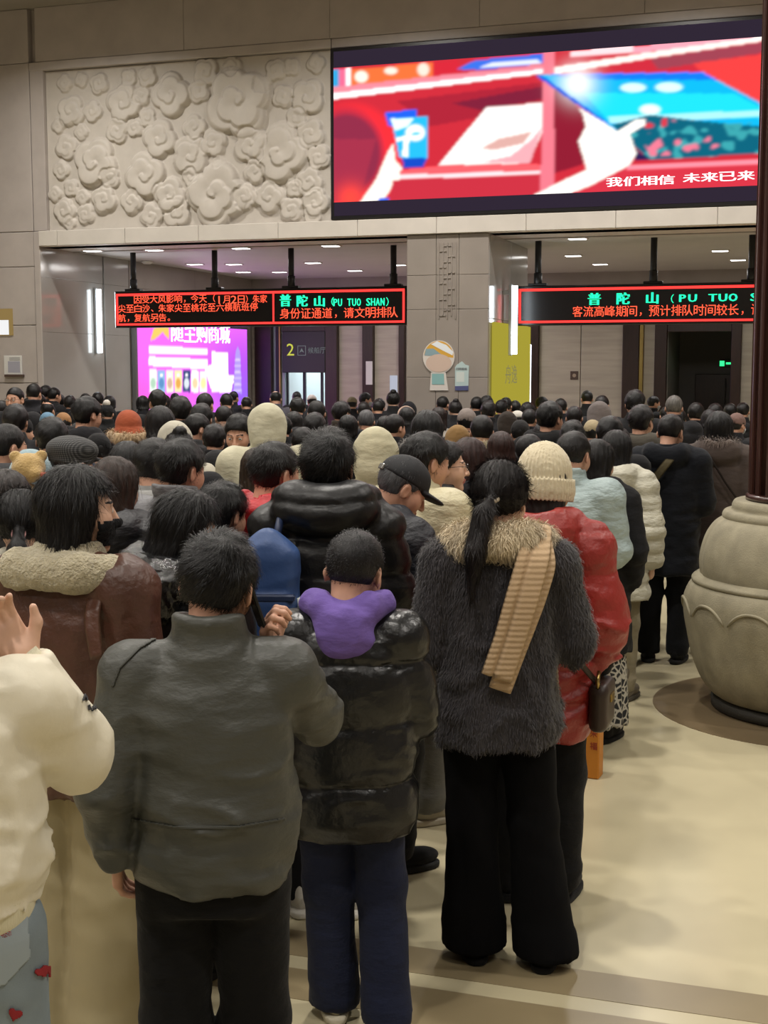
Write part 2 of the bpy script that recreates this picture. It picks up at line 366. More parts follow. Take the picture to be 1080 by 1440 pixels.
# back wall pieces, left to right, by picture column
def bx(px, Y=YB): return on_y(px, 520, Y).x
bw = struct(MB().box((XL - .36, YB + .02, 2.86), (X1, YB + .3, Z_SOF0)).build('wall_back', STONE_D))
def bpan(p0, p1, z0, z1, m, name, dy=0.0, th=.14):
    return MB().bbox((bx(p0), YB - .02 - dy, z0), (bx(p1), YB - .02 - dy + th, z1), .008).build(name, m, bw)
for (p0, p1, m, nm, dy) in ((341, 362, MARBLE, 'marble_panel', 0), (362, 385, WOOD_D, 'wooden_jamb', .12), (385, 389, GLASSG, 'door_leaf', 0), (389.5, 394, BLACK, 'metal_post', .05), (394, 396.5, GOLD, 'brass_strip', .06), (396.5, 401, GLASSG, 'door_leaf', 0),
                            (460, 477, WOOD_D, 'wooden_jamb', .12), (477, 512, MARBLE, 'marble_panel', 0), (512, 527, WOOD_D, 'wooden_jamb', .10), (527, 563, MARBLE, 'marble_panel', 0), (563, 571, WOOD_D, 'wooden_jamb', .10), (571, 744, STONE_D, 'stone_panel', 0),
                            (744, 758.5, WOOD_D, 'wooden_jamb', .10), (876, 899, WOOD_D, 'wooden_jamb', .10), (899, 905, GOLD, 'brass_strip', .08), (905, 921, MARBLE, 'marble_panel', 0),
                            (921, 938, WOOD_D, 'wooden_jamb', .12), (1028, 1042, WOOD_D, 'wooden_jamb', .12), (1042, 1075, MARBLE, 'marble_panel', 0), (1075, 1180, MARBLE, 'marble_panel', 0), (1180, 1330, MARBLE, 'marble_panel', 0)):
    bpan(p0, p1, 0, 2.86, m, nm, dy)
for (p0, p1) in ((758.5, 816.4), (817.2, 876)):
    bpan(p0, p1, 0, 2.86, MARBLE, 'door_panel', .02)
bpan(938, 1028, 2.62, 2.86, WOOD_D, 'door_head', .1); bpan(400, 461, 2.68, 2.86, WOOD_D, 'door_head', .1)
# dark hall sign above doorway 2
zt, zb = on_y(430, 466, YB).z, on_y(430, 524, YB).z
sg = MB().bbox((bx(401), YB - .16, zb), (bx(461), YB - .02, zt), .01).build('hall_sign', mat('black_panel', '1b1b1f', .4))
tag(sg, 'black overhead panel with number 2 above the far doorway', 'sign')
def ytext(body, px0, px1, py, hpx, Y, m, parent, bold=0, root=None):
    """characters on a plane facing the camera side (normal -y): left and right end and baseline in picture columns, hpx their height"""
    a = on_y(px0, py, Y); e = on_y(px1, py, Y); h = on_y(px0, py - hpx, Y).z - a.z
    for o_ in lettering(body, m, parent, a, (1, 0, 0), (0, 0, 1), (e.x - a.x)/len(body), h, bold=bold):
        if root is not None: rel(o_, root)
def rel(o, r):
    o.matrix_parent_inverse = Matrix.Translation(-r.location); return o
YEL = emis('yellow_numeral', 'd8d85a', .9); GRY = emis('grey_lettering', '9aa0a4', .45); WHT = emis('white_lettering', 'ffffff', 1.6)
def rp(o):  # convert a child given in world coordinates under a root at the origin
    return o
ytext('2', 402, 415, 500, 17, YB - .17, YEL, sg); ytext('候船厅', 433, 458, 497, 8.5, YB - .17, GRY, sg)
bm_ = MB(); a_ = on_y(418.5, 500, YB - .165); b_ = on_y(430, 486, YB - .165); w_ = .012
bm_.box((a_.x, YB - .168, a_.z), (b_.x, YB - .162, a_.z + w_)).box((a_.x, YB - .168, b_.z - w_), (b_.x, YB - .162, b_.z)).box((a_.x, YB - .168, a_.z), (a_.x + w_, YB - .162, b_.z)).box((b_.x - w_, YB - .168, a_.z), (b_.x, YB - .162, b_.z))
cx_, cz_ = (a_.x + b_.x)/2, (a_.z + b_.z)/2
bm_.poly([Vector((cx_ - .05, YB - .168, cz_ - .04)), Vector((cx_, YB - .168, cz_ + .05)), Vector((cx_ + .05, YB - .168, cz_ - .04)), Vector((cx_, YB - .168, cz_ - .015))], (0, .006, 0))
bm_.build('pictogram', GRY, sg)
# doorway 2: a lit waiting hall behind
wh = struct(MB().box((bx(395), YB + 3.0, 0), (bx(470), YB + 3.1, 2.86)).build('wall_waiting_hall', mat('white_paint', 'd5dde0', .6)))
struct(MB().box((bx(380), YB + .12, 0), (bx(398), YB + 3, 2.86)).build('wall_waiting_left', mat('white_paint', 'd5dde0', .6)))
struct(MB().box((bx(478), YB + .12, 0), (bx(490), YB + 3, 2.86)).build('wall_waiting_right', mat('white_paint', 'd5dde0', .6)))
area_light('waiting_hall_light', (bx(432), YB + 1.6, 3.6), .8, 110, (.9, .97, 1.0))
d2 = struct(empty('door_1', (bx(426), YB + .1, 0)))
for (p0, p1) in ((401, 403), (424, 427.5), (449, 452), (458, 460)):
    MB().box((bx(p0) - d2.location.x, -.03, 0), (bx(p1) - d2.location.x, .03, 2.1)).build('door_frame', BLACK, d2)
MB().box((bx(401) - d2.location.x, -.04, 2.02), (bx(460) - d2.location.x, .04, 2.12)).build('door_frame', BLACK, d2)
p = on_y(446.5, 540, YB + 2.9)
lt = MB().bbox((-.10, -.03, -.32), (.10, .03, .32), .05).build('wall_light', emis('oval_glow', 'ffffff', 5)); lt.location = p
tag(lt, 'tall oval glowing wall light inside doorway 2', 'lamp')
# right doorway with its dark inner door and exit sign
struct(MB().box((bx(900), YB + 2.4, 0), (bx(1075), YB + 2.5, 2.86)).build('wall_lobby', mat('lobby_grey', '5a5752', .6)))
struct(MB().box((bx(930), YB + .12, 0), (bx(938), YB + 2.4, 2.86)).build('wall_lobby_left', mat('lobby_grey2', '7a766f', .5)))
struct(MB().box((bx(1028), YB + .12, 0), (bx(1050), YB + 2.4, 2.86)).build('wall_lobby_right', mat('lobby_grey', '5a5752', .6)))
dd = struct(MB().bbox((on_y(977, 560, YB + 2.35).x, YB + 2.33, 0), (on_y(1029, 560, YB + 2.35).x, YB + 2.39, on_y(1000, 526, YB + 2.35).z), .01).build('door_2', WOOD_D))
hx = on_y(1020, 545, YB + 2.3).x
MB().tube([(hx, YB + 2.30, .85), (hx, YB + 2.30, 1.75)], .015).build('handle', mat('steel', '9a9a9a', .3, metal=1), dd)
p = on_y(1021, 511, YB + 2.37); ex = MB().bbox((-.14, -.03, -.07), (.14, .03, .07), .008).build('exit_sign', mat('sign_green', '0c3a20', .4)); ex.location = p
tag(ex, 'small green lit exit sign in the dark right doorway', 'sign')
GRN = emis('exit_green', '30e080', 1.8)
m_ = MB().box((-.12, -.034, -.055), (-.03, -.031, .05)).box((-.0, -.034, -.02), (.12, -.031, .02)); m_.build('exit_pictogram', GRN, ex)
# small plates
def plate(px0, py0, px1, py1, Y, m, label, cat, name, th=.02):
    a = on_y(px0, py1, Y); b = on_y(px1, py0, Y)
    o_ = MB().bbox((a.x, Y - th, a.z), (b.x, Y, b.z), .004).build(name, m); return tag(o_, label, cat)
pl = plate(802, 522, 813, 534, YB - .04, mat('plate_brown', '4a3a32', .5), 'small brown plate beside the seam of the pale doors', 'sign', 'door_plate', .012)
c_ = on_y(807.5, 528, YB - .056); MB().poly([c_ + Vector((.035*math.cos(a), 0, .035*math.sin(a))) for a in [k*PI/6 for k in range(12)]], (0, .004, 0)).build('emblem', mat('plate_tan', '9a8a78', .5), pl)
plate(514.8, 508, 524, 541, YB - .12, mat('notice_white', 'c9c9c6', .5), 'tall white notice on the dark post beside doorway 2', 'notice', 'notice')
plate(548.5, 528, 559, 552, YB - .02, emis('standee_glow', 'c8ccdc', .8), 'narrow pale lit notice on marble right of doorway 2', 'notice', 'notice')
wp_ = plate(7, 500, 31, 527, YW, mat('notice_white', 'c9c9c6', .5), 'white notice with a brown base on the far left wall', 'notice', 'notice')
a = on_y(7, 530, YW - .03); b = on_y(33, 526.5, YW - .03); MB().bbox((a.x, YW - .05, a.z), (b.x, YW, b.z), .004).build('ledge', mat('plate_brown', '4a3a32', .5), wp_)
for py in (503, 505.5):
    a = on_y(13, py + 1, YW - .021); b = on_y(28, py, YW - .021); MB().box((a.x, YW - .0215, a.z), (b.x, YW - .02, b.z)).build('text_line', mat('print_grey', '6a6a6e', .7), wp_)
a = on_y(11.5, 524, YW - .021); b = on_y(28, 508, YW - .021); MB().box((a.x, YW - .0215, a.z), (b.x, YW - .02, b.z)).build('blank_code_panel', mat('print_pale', '9a9aa6', .7), wp_)
lb = plate(-30, 434, 18, 472, YW, emis('amber_poster_shine', 'b89a60', .55), 'small amber reflective poster, its shine made a glow, far left edge of the wall', 'light box', 'reflective_poster')  # brownish reflective poster, not a lamp; its shine is put in as emission
a = on_y(-30, 471, YW - .021); b = on_y(12, 450, YW - .021); MB().box((a.x, YW - .022, a.z), (b.x, YW - .02, b.z)).build('bright_strip', emis('strip_white', 'f4f4f4', 1.0), lb)
# flat die-cut board (plain, no figure) and pale plate on the pier
def outline(pts, Y): return [on_y(x, y, Y) for x, y in pts]
def zc(x, y): return (570 + x/8.308, 460 + y/8.308)
head_ = [zc(390 + 185*math.cos(t), 350 + 195*math.sin(t)) for t in [k*2*PI/28 for k in range(28)]]
ct = MB().poly(outline(head_, YW - .015), (0, .015, 0)).build('cutout_board', mat('board_white', 'c8c2bc', .5)); tag(ct, 'rounded die-cut display board in cream, yellow and teal on the stone pier', 'board')
MB().poly(outline([zc(*p) for p in ((300, 530), (470, 530), (500, 740), (285, 740))], YW - .013), (0, .013, 0)).build('board_base', mat('board_white', 'c8c2bc', .5), ct)
MB().poly(outline([zc(390 + 172*math.cos(t), 345 + 182*math.sin(t)) for t in [PI + .12 + k*(PI - .05)/16 for k in range(17)]], YW - .0165), (0, .0015, 0)).build('yellow_field', mat('board_yellow', 'c89a3a', .5), ct)
MB().poly(outline([zc(*p) for p in ((222, 330), (240, 255), (330, 250), (420, 320), (430, 345))], YW - .018), (0, .0015, 0)).build('blue_grey_field', mat('board_blue', '7f98a0', .5), ct)
MB().poly(outline([zc(*p) for p in ((300, 200), (370, 165), (480, 210), (560, 290), (550, 330), (430, 270))], YW - .018), (0, .0015, 0)).build('white_field', mat('board_pale', 'd8dde2', .5), ct)
MB().poly(outline([zc(390 + 150*math.cos(t), 420 + 105*math.sin(t)) for t in [k*2*PI/20 for k in range(20)]], YW - .019), (0, .0015, 0)).build('cream_field', mat('board_cream', 'c0aa9c', .5), ct)
MB().poly(outline([zc(*p) for p in ((310, 545), (450, 545), (455, 670), (310, 670))], YW - .0165), (0, .0015, 0)).build('teal_field', mat('board_teal', '7fa8a8', .5), ct)
qp = MB().poly(outline([zc(*p) for p in ((580, 470), (600, 440), (660, 400), (700, 440), (742, 450), (735, 740), (580, 740))], YW - .01), (0, .01, 0)).build('info_plate', mat('info_pale', 'a9bcbc', .5)); tag(qp, 'pale blue-green plate beside the die-cut board on the pier', 'sign')
MB().poly(outline([zc(*p) for p in ((580, 690), (737, 685), (735, 740), (580, 740))], YW - .0115), (0, .0015, 0)).build('navy_band', mat('info_navy', '4a4f78', .5), qp)
MB().poly(outline([zc(*p) for p in ((595, 525), (688, 525), (688, 640), (595, 640))], YW - .0115), (0, .0015, 0)).build('blank_panel', mat('info_white', 'c0c8c4', .5), qp)
ytext('扫码登船', 641, 657, 520.5, 3.4, YW - .012, mat('print_grey', '6a6a6e', .7), qp)
# vertical tube lights
TUBE = emis('tube_glow', (.86, .95, 1.0), 9.0)
for (X, px, py0, py1, lab) in ((XL, 137, 407, 496, 'upright white tube light on the polished left side wall'), (XP1, 713.5, 402, 498, 'upright white tube light on the side of the pier')):
    a = on_x(px, py0, X + .06); b = on_x(px, py1, X + .06); r = empty('tube_light', (X + (.085 if X > -6 else 0), a.y, b.z))
    hgt = a.z - b.z
    MB().bbox((0, -.03, -.02), (.05, .03, hgt + .02), .01).build('housing', mat('tube_housing', 'b8bcc0', .4), r)
    if X > -6: MB().bbox((-.085, -.02, hgt - .12), (0, .02, hgt - .06), .005).build('bracket', mat('tube_housing', 'b8bcc0', .4), r)
    MB().tube([(.085, 0, 0), (.085, 0, hgt)], .035, 12).build('tube', TUBE, r, True); tag(r, lab, 'lamp')
    area_light('tube_lamp_light', (X + .13, a.y, (a.z + b.z)/2), hgt, 14, (.86, .95, 1.0), rot=(0, -PI/2, 0), sy=.08)
a = on_x(745, 484, XP1 + .04); b = on_x(745, 565, XP1 + .04)
r = MB().bbox((XP1, a.y - .0, .8), (XP1 + .05, a.y + .08, a.z), .01).build('edge_light', emis('edge_glow', (.85, .9, 1.0), 4)); tag(r, 'white upright edge light beside the yellow light box', 'lamp')
# yellow light box on the pier side
zt = on_x(715, 456, XP1 + .02).z
yb_ = empty('yellow_light_box', (XP1 + .022, YW + .1, .6)); tag(yb_, 'tall yellow light box on the right side of the stone pier', 'light box')
for (ya, yb) in ((0.02, 1.27), (1.29, 2.36)):
    MB().bbox((0, ya, 0), (.045, yb, zt - .6), .006).build('yellow_panel', emis('yellow_glow', 'c2b542', .72), yb_)
lettering('舟逸', emis('yellow_print', 'aca468', .6), yb_, (.05, .62, 1.15), (0, 1, 0), (0, 0, 1), .40, .26)
# ------------------------------------------------------------------ flat pictures (screens) painted per vertex
def inpoly(P, x, y):
    r = np.zeros(x.shape, bool); n = len(P)
    for i in range(n):
        x0, y0 = P[i]; x1, y1 = P[(i+1) % n]
        c = ((y0 > y) != (y1 > y))
        with np.errstate(divide='ignore', invalid='ignore'): r ^= c & (x < (x1 - x0)*(y - y0)/((y1 - y0) if y1 != y0 else 1e-9) + x0)
    return r
def picture(name, P00, P10, P01, nx, nz, base, ops, blur, strength, parent, grad=None):
    """P00 lower left, P10 lower right, P01 upper left in world; ops painted in the given flat picture coordinates"""
    u = np.linspace(0, 1, nx)[:, None, None]; v = np.linspace(0, 1, nz)[None, :, None]
    P = np.array(P00)[None, None] + u*np.array(P10 - P00)[None, None] + v*np.array(P01 - P00)[None, None]
    q = project(P.reshape(-1, 3)).reshape(nx, nz, 2); x, y = q[..., 0], q[..., 1]
    col = np.empty((nx, nz, 3)); col[:] = srgb(base)[:3]
    rg = np.random.RandomState(3)
    for op in ops:
        k = op[0]; c = np.array(srgb(op[1])[:3])
        if k == 'p': m = inpoly(op[2], x, y).astype(float)
        elif k == 'e': cx, cy, rx, ry = op[2]; m = np.clip((1 - np.hypot((x - cx)/rx, (y - cy)/ry))*4, 0, 1)
        elif k == 'g': cx, cy, r = op[2]; m = np.exp(-((x - cx)**2 + (y - cy)**2)/r**2)
        elif k == 's':   # speckle inside a polygon
            
            n_ = rg.rand(nx, nz)
            for _ in range(7):
                n_[1:-1] = (n_[:-2] + n_[1:-1] + n_[2:])/3; n_[:, 1:-1] = (n_[:, :-2] + n_[:, 1:-1] + n_[:, 2:])/3
            n_ = (n_ - n_.mean())/n_.std(); m = inpoly(op[2], x, y)*np.clip((n_ - (op[3] - .5)*3.2)*3, 0, 1)
        col = col*(1 - m[..., None]) + c*m[..., None]
    for _ in range(blur):
        col[1:-1] = (col[:-2] + 2*col[1:-1] + col[2:])/4; col[:, 1:-1] = (col[:, :-2] + 2*col[:, 1:-1] + col[:, 2:])/4
    ii = np.arange(nx*nz).reshape(nx, nz)
    me = make_mesh(name, P.reshape(-1, 3), np.stack([ii[:-1, :-1], ii[1:, :-1], ii[1:, 1:], ii[:-1, 1:]], -1).reshape(-1, 4), [vcol_emis(name + '_glow', strength)])
    at = me.color_attributes.new('Col', 'FLOAT_COLOR', 'POINT')
    at.data.foreach_set('color', np.concatenate([col, np.ones((nx, nz, 1))], -1).astype(np.float32).ravel())
    return obj(name, me, parent)
s = 1.6875
def sp(*pts): return [(440 + x/s, y/s) for x, y in pts]
def se(x, y, rx, ry): return (440 + x/s, y/s, rx/s, ry/s)
SCR = [('p', 'f0703a', sp((90,165),(285,148),(285,188),(90,208))), ('e', 'fff0e0', se(115,182,18,16)), ('e', 'ffe8d8', se(185,168,18,10)), ('e', 'ffe0d0', se(262,165,16,18)),
 ('p', '35a0d8', sp((46,165),(62,163),(62,208),(46,210))), ('p', 'e86a90', sp((62,163),(78,162),(78,207),(62,208))), ('p', 'ffffff', sp((79,160),(89,159),(89,207),(79,208))),
 ('p', 'd02838', sp((285,148),(345,142),(345,182),(285,188))), ('p', '3a6fe0', sp((340,165),(385,143),(515,130),(552,126),(552,150),(400,166))), ('p', 'dfe6ff', sp((395,160),(420,150),(530,140),(545,150))),
 ('p', 'e88898', sp((46,207),(555,152),(555,166),(46,224))), ('p', 'ffffff', sp((46,222),(555,163),(555,173),(46,236))),
 ('p', 'a82436', sp((200,240),(545,195),(545,250),(280,300))), ('p', '7c2038', sp((330,245),(545,205),(545,235),(400,262))),
 ('e', 'ff3038', se(95,375,122,140)), ('e', '8c2c46', se(80,365,100,118)), ('p', 'a03048', sp((46,330),(150,330),(110,478),(46,478))), ('g', 'ff4a40', se(90,470,40,0)[:2] + (20,)),
 ('p', 'fff8ec', sp((150,425),(178,360),(190,340),(196,380),(212,400),(206,430),(186,447),(165,478),(112,480))), ('p', '3060e0', sp((158,470),(188,468),(188,480),(152,480))),
 ('p', '2060f0', sp((170,266),(245,260),(245,300),(180,300))), ('p', '28b8f0', sp((186,280),(272,276),(272,375),(205,375))), ('p', 'e8ffff', sp((184,282),(240,280),(225,300),(195,310))),
 ('e', 'ffffff', se(243,315,26,22)), ('e', '40c8f0', se(246,320,14,8)), ('p', 'ffffff', sp((196,326),(262,318),(262,326),(196,336))), ('p', 'ffffff', sp((215,330),(228,330),(226,372),(212,372))), ('p', '1848c0', sp((212,375),(272,375),(262,396),(215,398))),
 ('p', 'fff6f2', sp((412,254),(550,244),(550,300),(512,388),(298,392))), ('p', 'd8a8a0', sp((400,352),(440,330),(520,312),(500,340),(430,356))), ('p', 'e8a8b0', sp((400,385),(470,370),(520,330),(545,300),(515,388))),
 ('p', 'ff6068', sp((205,405),(300,394),(555,390),(555,402),(205,414))), ('p', 'ffe0e4', sp((205,415),(555,404),(555,413),(205,425))), ('p', 'c43040', sp((190,428),(555,414),(555,462),(180,478))),
 ('p', '8a1c30', sp((572,188),(650,280),(640,390),(572,412))), ('p', 'c82c3c', sp((572,150),(1070,98),(1070,250),(572,190))), ('p', 'ffd8dc', sp((612,122),(760,106),(760,124),(612,136))), ('p', 'f4a0b0', sp((760,112),(1070,70),(1070,90),(760,128))),
 ('p', 'fff2ea', sp((572,160),(800,124),(1070,85),(1070,97),(800,138),(572,176))), ('p', '9a4050', sp((800,140),(1070,100),(1070,125),(820,165))), ('p', 'e84040', sp((900,150),(1070,128),(1070,250),(925,172))),
 ('p', 'e87888', sp((546,122),(573,120),(573,452),(540,458))), ('p', 'd03444', sp((600,462),(760,392),(1062,380),(1062,446),(600,468))), ('p', 'ff90a0', sp((745,392),(1062,378),(1062,388),(745,404))),
 ('p', '10b4ea', sp((527,178),(925,171),(1064,245),(1064,364),(802,380),(690,290))), ('p', '1478ff', sp((560,176),(925,171),(960,190),(620,188))), ('p', '20d8f8', sp((640,220),(1000,222),(1064,255),(1064,280),(700,285))),
 ('g', 'ffffff', (440 + 628/s, 198/s, 24)), ('p', '0a58d8', sp((527,178),(545,180),(706,296),(690,292))), ('e', 'd8ffff', se(760,208,34,12)), ('e', 'd8ffff', se(845,207,36,13)), ('e', 'e8ffff', se(800,260,28,14)), ('p', 'a8ecf4', sp((700,276),(1064,262),(1064,276),(705,292))),
 ('p', '0e6078', sp((710,296),(800,272),(900,285),(1064,300),(1064,364),(802,380),(740,330))), ('s', '3aa0a8', sp((730,300),(1064,290),(1064,364),(802,380)), .6), ('s', 'e87890', sp((760,290),(860,285),(1000,340),(900,365),(802,372)), .72), ('s', 'd83848', sp((770,285),(840,280),(840,300),(780,305)), .5),
 ('p', '2a1e50', sp((755,345),(802,380),(765,380))),
 ('p', 'fffaf2', sp((522,464),(600,425),(650,402),(630,335),(648,300),(640,270),(630,255),(690,290),(722,312),(765,285),(788,284),(790,296),(752,318),(768,365),(752,392),(660,440),(600,464)))]
scr = empty('led_screen', (-3.4, YW - .08, 3.95)); tag(scr, 'large wall screen showing red shelves and a hand with a blue map book', 'screen')
SX0, SX1, SZ0, SZ1 = -6.225, 0.85, 3.96, 6.205
rel(MB().bbox((SX0, YW - .06, SZ0), (SX1, YW + .11, SZ1), .01).build('casing', mat('screen_black', '0e0c10', .35), scr), scr)
rel(MB().box((SX0 + .05, YW - .064, SZ0 + .05), (SX1 - .05, YW - .059, SZ1 - .05)).build('panel', emis('screen_dark', '3a3040', .75), scr), scr)
pic = picture('picture', Vector((SX0 + .05, YW - .068, 4.19)), Vector((SX1 - .05, YW - .068, 4.19)), Vector((SX0 + .05, YW - .068, 5.945)), 420, 128, 'c82c3a', SCR, 2, 1.25, scr); rel(pic, scr)
for (t_, X_, Y_, X1_) in (('我们相信', 694, 444, 858), ('未来已来', 876, 434, 1048)):
    ytext(t_, 440 + X_/s, 440 + X1_/s, Y_/s, 13, YW - .072, WHT, scr, 1, scr)
# ------------------------------------------------------------------ hanging LED signs
RED = emis('led_red', (1.0, .035, .03), 2.2); RED_T = emis('led_red_text', (1.0, .09, .04), 2.0); GRNL = emis('led_green', (.02, .95, .42), 1.7); SGB = mat('sign_black', '100d10', .3)
YS = 18.4
def led_sign(x0, x1, z0, z1, poles, label, div=()):
    r = empty('led_sign', ((x0 + x1)/2, YS, z0)); tag(r, label, 'sign'); ox = r.location.x; H = z1 - z0; h = (x1 - x0)/2
    MB().bbox((-h, 0, 0), (h, .16, H), .01).build('casing', SGB, r)
    for (a, b, c, d) in ((-h + .03, .035, h - .03, .065), (-h + .03, H - .075, h - .03, H - .04), (-h + .03, .035, -h + .06, H - .04), (h - .06, .035, h - .03, H - .04)):
        MB().box((a, -.006, b), (c, .002, d)).build('border_light', RED, r)
    for dv in div: MB().box((dv - ox - .012, -.006, .05), (dv - ox + .012, .002, H - .05)).build('border_light', RED, r)
    for p in poles:
        q = MB().tube([(p - ox, .08, H), (p - ox, .08, Z_SOF0 - z0)], .045, 10).build('pole', BLACK, r, True)
        MB().bbox((p - ox - .13, .02, H - .002), (p - ox + .13, .14, H + .035), .008).build('bracket', BLACK, r)
        MB().tube([(p - ox, .08, H), (p - ox, .08, H + .18)], .058, 10).build('clamp', BLACK, r, True)
    return r
def led_text(r, body, p0, p1, py, hpx, m, bold=0): ytext(body, p0, p1, py, hpx, YS - .008, m, r, bold, r)
def pxx(px): return on_y(px, 430, YS).x
s1 = led_sign(-10.29, -5.565, 2.59, 3.15, [pxx(185), pxx(299.5), pxx(407), pxx(551)], 'left hanging sign with red and green lettering under the soffit', [pxx(384.5)])
led_text(s1, '因受大风影响，今天（', 188, 303, 427, 11, RED_T); led_text(s1, '1月2日）朱家', 303, 376, 427, 11, RED_T)
led_text(s1, '尖至白沙、朱家尖至桃花至六横航班停', 166, 363, 440, 11, RED_T); led_text(s1, '航，复航另告。', 166, 246, 453, 11, RED_T)
led_text(s1, '普', 392.5, 408.5, 431.5, 17, GRNL, 2); led_text(s1, '陀', 416.5, 432, 431.5, 16, GRNL, 2); led_text(s1, '山', 441, 456, 431.5, 15, GRNL, 2)
led_text(s1, '（', 455, 470, 431, 13, GRNL); led_text(s1, 'PU TUO SHAN', 468, 541, 430.5, 10.5, GRNL, 2); led_text(s1, '）', 541, 556, 431, 13, GRNL)
led_text(s1, '身份证通道，请文明排队', 393, 560, 448.5, 14.5, RED_T)
s2 = led_sign(-3.95, 1.9, 2.565, 3.115, [pxx(754.5), pxx(917), pxx(1055), 1.2], 'right hanging sign with red and green lettering beside the column', [])
led_text(s2, '普', 825.5, 844, 429.5, 17, GRNL, 2); led_text(s2, '陀', 866, 884.5, 428.5, 16.5, GRNL, 2); led_text(s2, '山', 907.5, 925, 427.5, 16, GRNL, 2)
led_text(s2, '（', 931, 948, 427, 13, GRNL); led_text(s2, 'PU TUO SHAN', 952, 1110, 424.5, 10.5, GRNL, 2); led_text(s2, '）', 1112, 1128, 424, 13, GRNL)
led_text(s2, '客流高峰期间，预计排队时间较长，请耐心等候', 804.5, 1138, 446, 15, RED_T)
# ------------------------------------------------------------------ pink poster on the recess side wall
def pp(*pts): return [(170 + x/3.484, 440 + y/3.484) for x, y in pts]
def pe(x, y, rx, ry): return (170 + x/3.484, 440 + y/3.484, rx/3.484, ry/3.484)
POS = [('g', 'b050f0', (345, 520, 60)), ('g', '8a5cf0', (350, 560, 40)), ('g', 'ff60d0', (190, 560, 40)),
 ('p', 'f0c060', pp((145,135),(160,75),(200,60),(235,70),(235,130),(205,95),(165,130))), ('p', 'fff8ff', pp((137,162),(425,175),(425,206),(137,200))), ('p', 'fff8ff', pp((137,214),(425,228),(425,272),(400,275),(137,258))),
 ('p', 'ffffff', pp((445,190),(525,196),(525,350),(445,350))), ('p', 'ffffff', pp((410,270),(450,250),(560,340),(440,370))), ('p', 'fff4ff', pp((440,300),(555,305),(540,390),(445,388)))]
for k, (c1, c2) in enumerate((('dfe8e0', 'a8c8b0'), ('8ab0d8', '5a88b8'), ('f0e0d0', 'c8a890'), ('f4dca8', 'd8a050'), ('3a4a78', 'd0d8e0'), ('fff4e8', 'f8c8a0'), ('ffe8e0', 'f8e0a0'))):
    x = 140 + k*41; POS += [('p', c1, pp((x,277 + k),(x+36,278 + k),(x+36,390),(x,388))), ('e', c2, pe(x + 18, 345, 14, 30)), ('e', 'ffffff', pe(x + 18, 305, 8, 8))]
POS += [('p', 'a890ff', pp((570 - 8, 190), (572, 165), (574, 165), (584, 190), (592, 395), (552, 395))), ('e', 'd0c0ff', pe(572, 230, 18, 5)), ('e', 'd0c0ff', pe(572, 260, 18, 5)), ('e', 'd0c0ff', pe(572, 290, 20, 5)), ('e', 'd0c0ff', pe(572, 320, 22, 5)), ('e', 'd0c0ff', pe(572, 350, 22, 5)), ('e', 'd0c0ff', pe(572, 380, 24, 5))]
pzb, pzt = .75, 2.72; py0, py1 = 19.79, 24.30
po = empty('pink_light_box', (XL, (py0 + py1)/2, pzb)); tag(po, 'glowing pink and white advertising light box on the recess side wall', 'light box')
rel(MB().bbox((XL, py0 - .04, pzb - .04), (XL + .10, py1 + .04, pzt + .04), .01).build('casing', mat('alu', '9a9a9e', .35, metal=.8), po), po)
rel(picture('picture', Vector((XL + .104, py0, pzb)), Vector((XL + .104, py1, pzb)), Vector((XL + .104, py0, pzt)), 200, 92, 'ea6af0', POS, 1, 1.35, po), po)
q = on_x(240, 481, XL + .11)
for o_ in lettering('随至购商城', emis('poster_white', 'ffffff', 1.9), po, q, (0, 1, 0), (0, 0, 1), .50, .40, .46, 1): rel(o_, po)
area_light('poster_light', (XL + .3, 22, 1.8), 4.0, 16, (1.0, .55, 1.0), rot=(0, -PI/2, 0), sy=1.6)
# ------------------------------------------------------------------ wooden column on its carved stone base
CONC = mat('carved_stone', '8d8670', 0.8, noise=(9, 0.16), bump=(120, 0.4, 0.006))
base = empty('stone_column_base', (PC[0], PC[1], 0)); tag(base, 'round carved lotus stone base under the wooden column', 'column base')
def lob(n, amp, ph=0.0, z0=0, z1=1):
    def f(r, z, a):
        k = abs(math.sin(n*(a + ph)/2)); w = min(1, max(0, (z - z0)/(z1 - z0)))
        return r - amp*(1 - k**0.35)*math.sin(PI*min(1, max(0, w)))**0.5
    return f
def smooth_prof(pts, n=6):
    z = np.array([p[1] for p in pts]); r = np.array([p[0] for p in pts]); t = np.arange(len(pts)); tt = np.linspace(0, len(pts)-1, (len(pts)-1)*n+1)
    def cr(v):
        o = []
        for x in tt:
            i = min(int(x), len(v)-2); f = x - i; p0, p1, p2, p3 = v[max(i-1, 0)], v[i], v[i+1], v[min(i+2, len(v)-1)]
            o.append(0.5*(2*p1 + (p2-p0)*f + (2*p0-5*p1+4*p2-p3)*f*f + (3*p1-p0-3*p2+p3)*f**3))
        return o
    return list(zip(cr(r), cr(z)))
DARKS = mat('dark_stone_foot', '2e2b24', .7, bump=(60, .4, .01))
MB().lathe([(0.52, 0.0), (0.56, 0.01), (0.56, 0.06), (0.50, 0.08)], 64).build('foot', DARKS, base, True)
MB().lathe(smooth_prof([(0.50, 0.07), (0.56, 0.09), (0.625, 0.17), (0.68, 0.30), (0.715, 0.45), (0.735, 0.57), (0.73, 0.66), (0.70, 0.73), (0.66, 0.75)]), 160, fn=lob(14, .016, 0, .05, .66)).build('lower_lotus', CONC, base, True)
MB().lathe(smooth_prof([(0.655, 0.735), (0.685, 0.745), (0.69, 0.765), (0.665, 0.785), (0.645, 0.79)], 5), 96).build('belt_moulding', CONC, base, True)
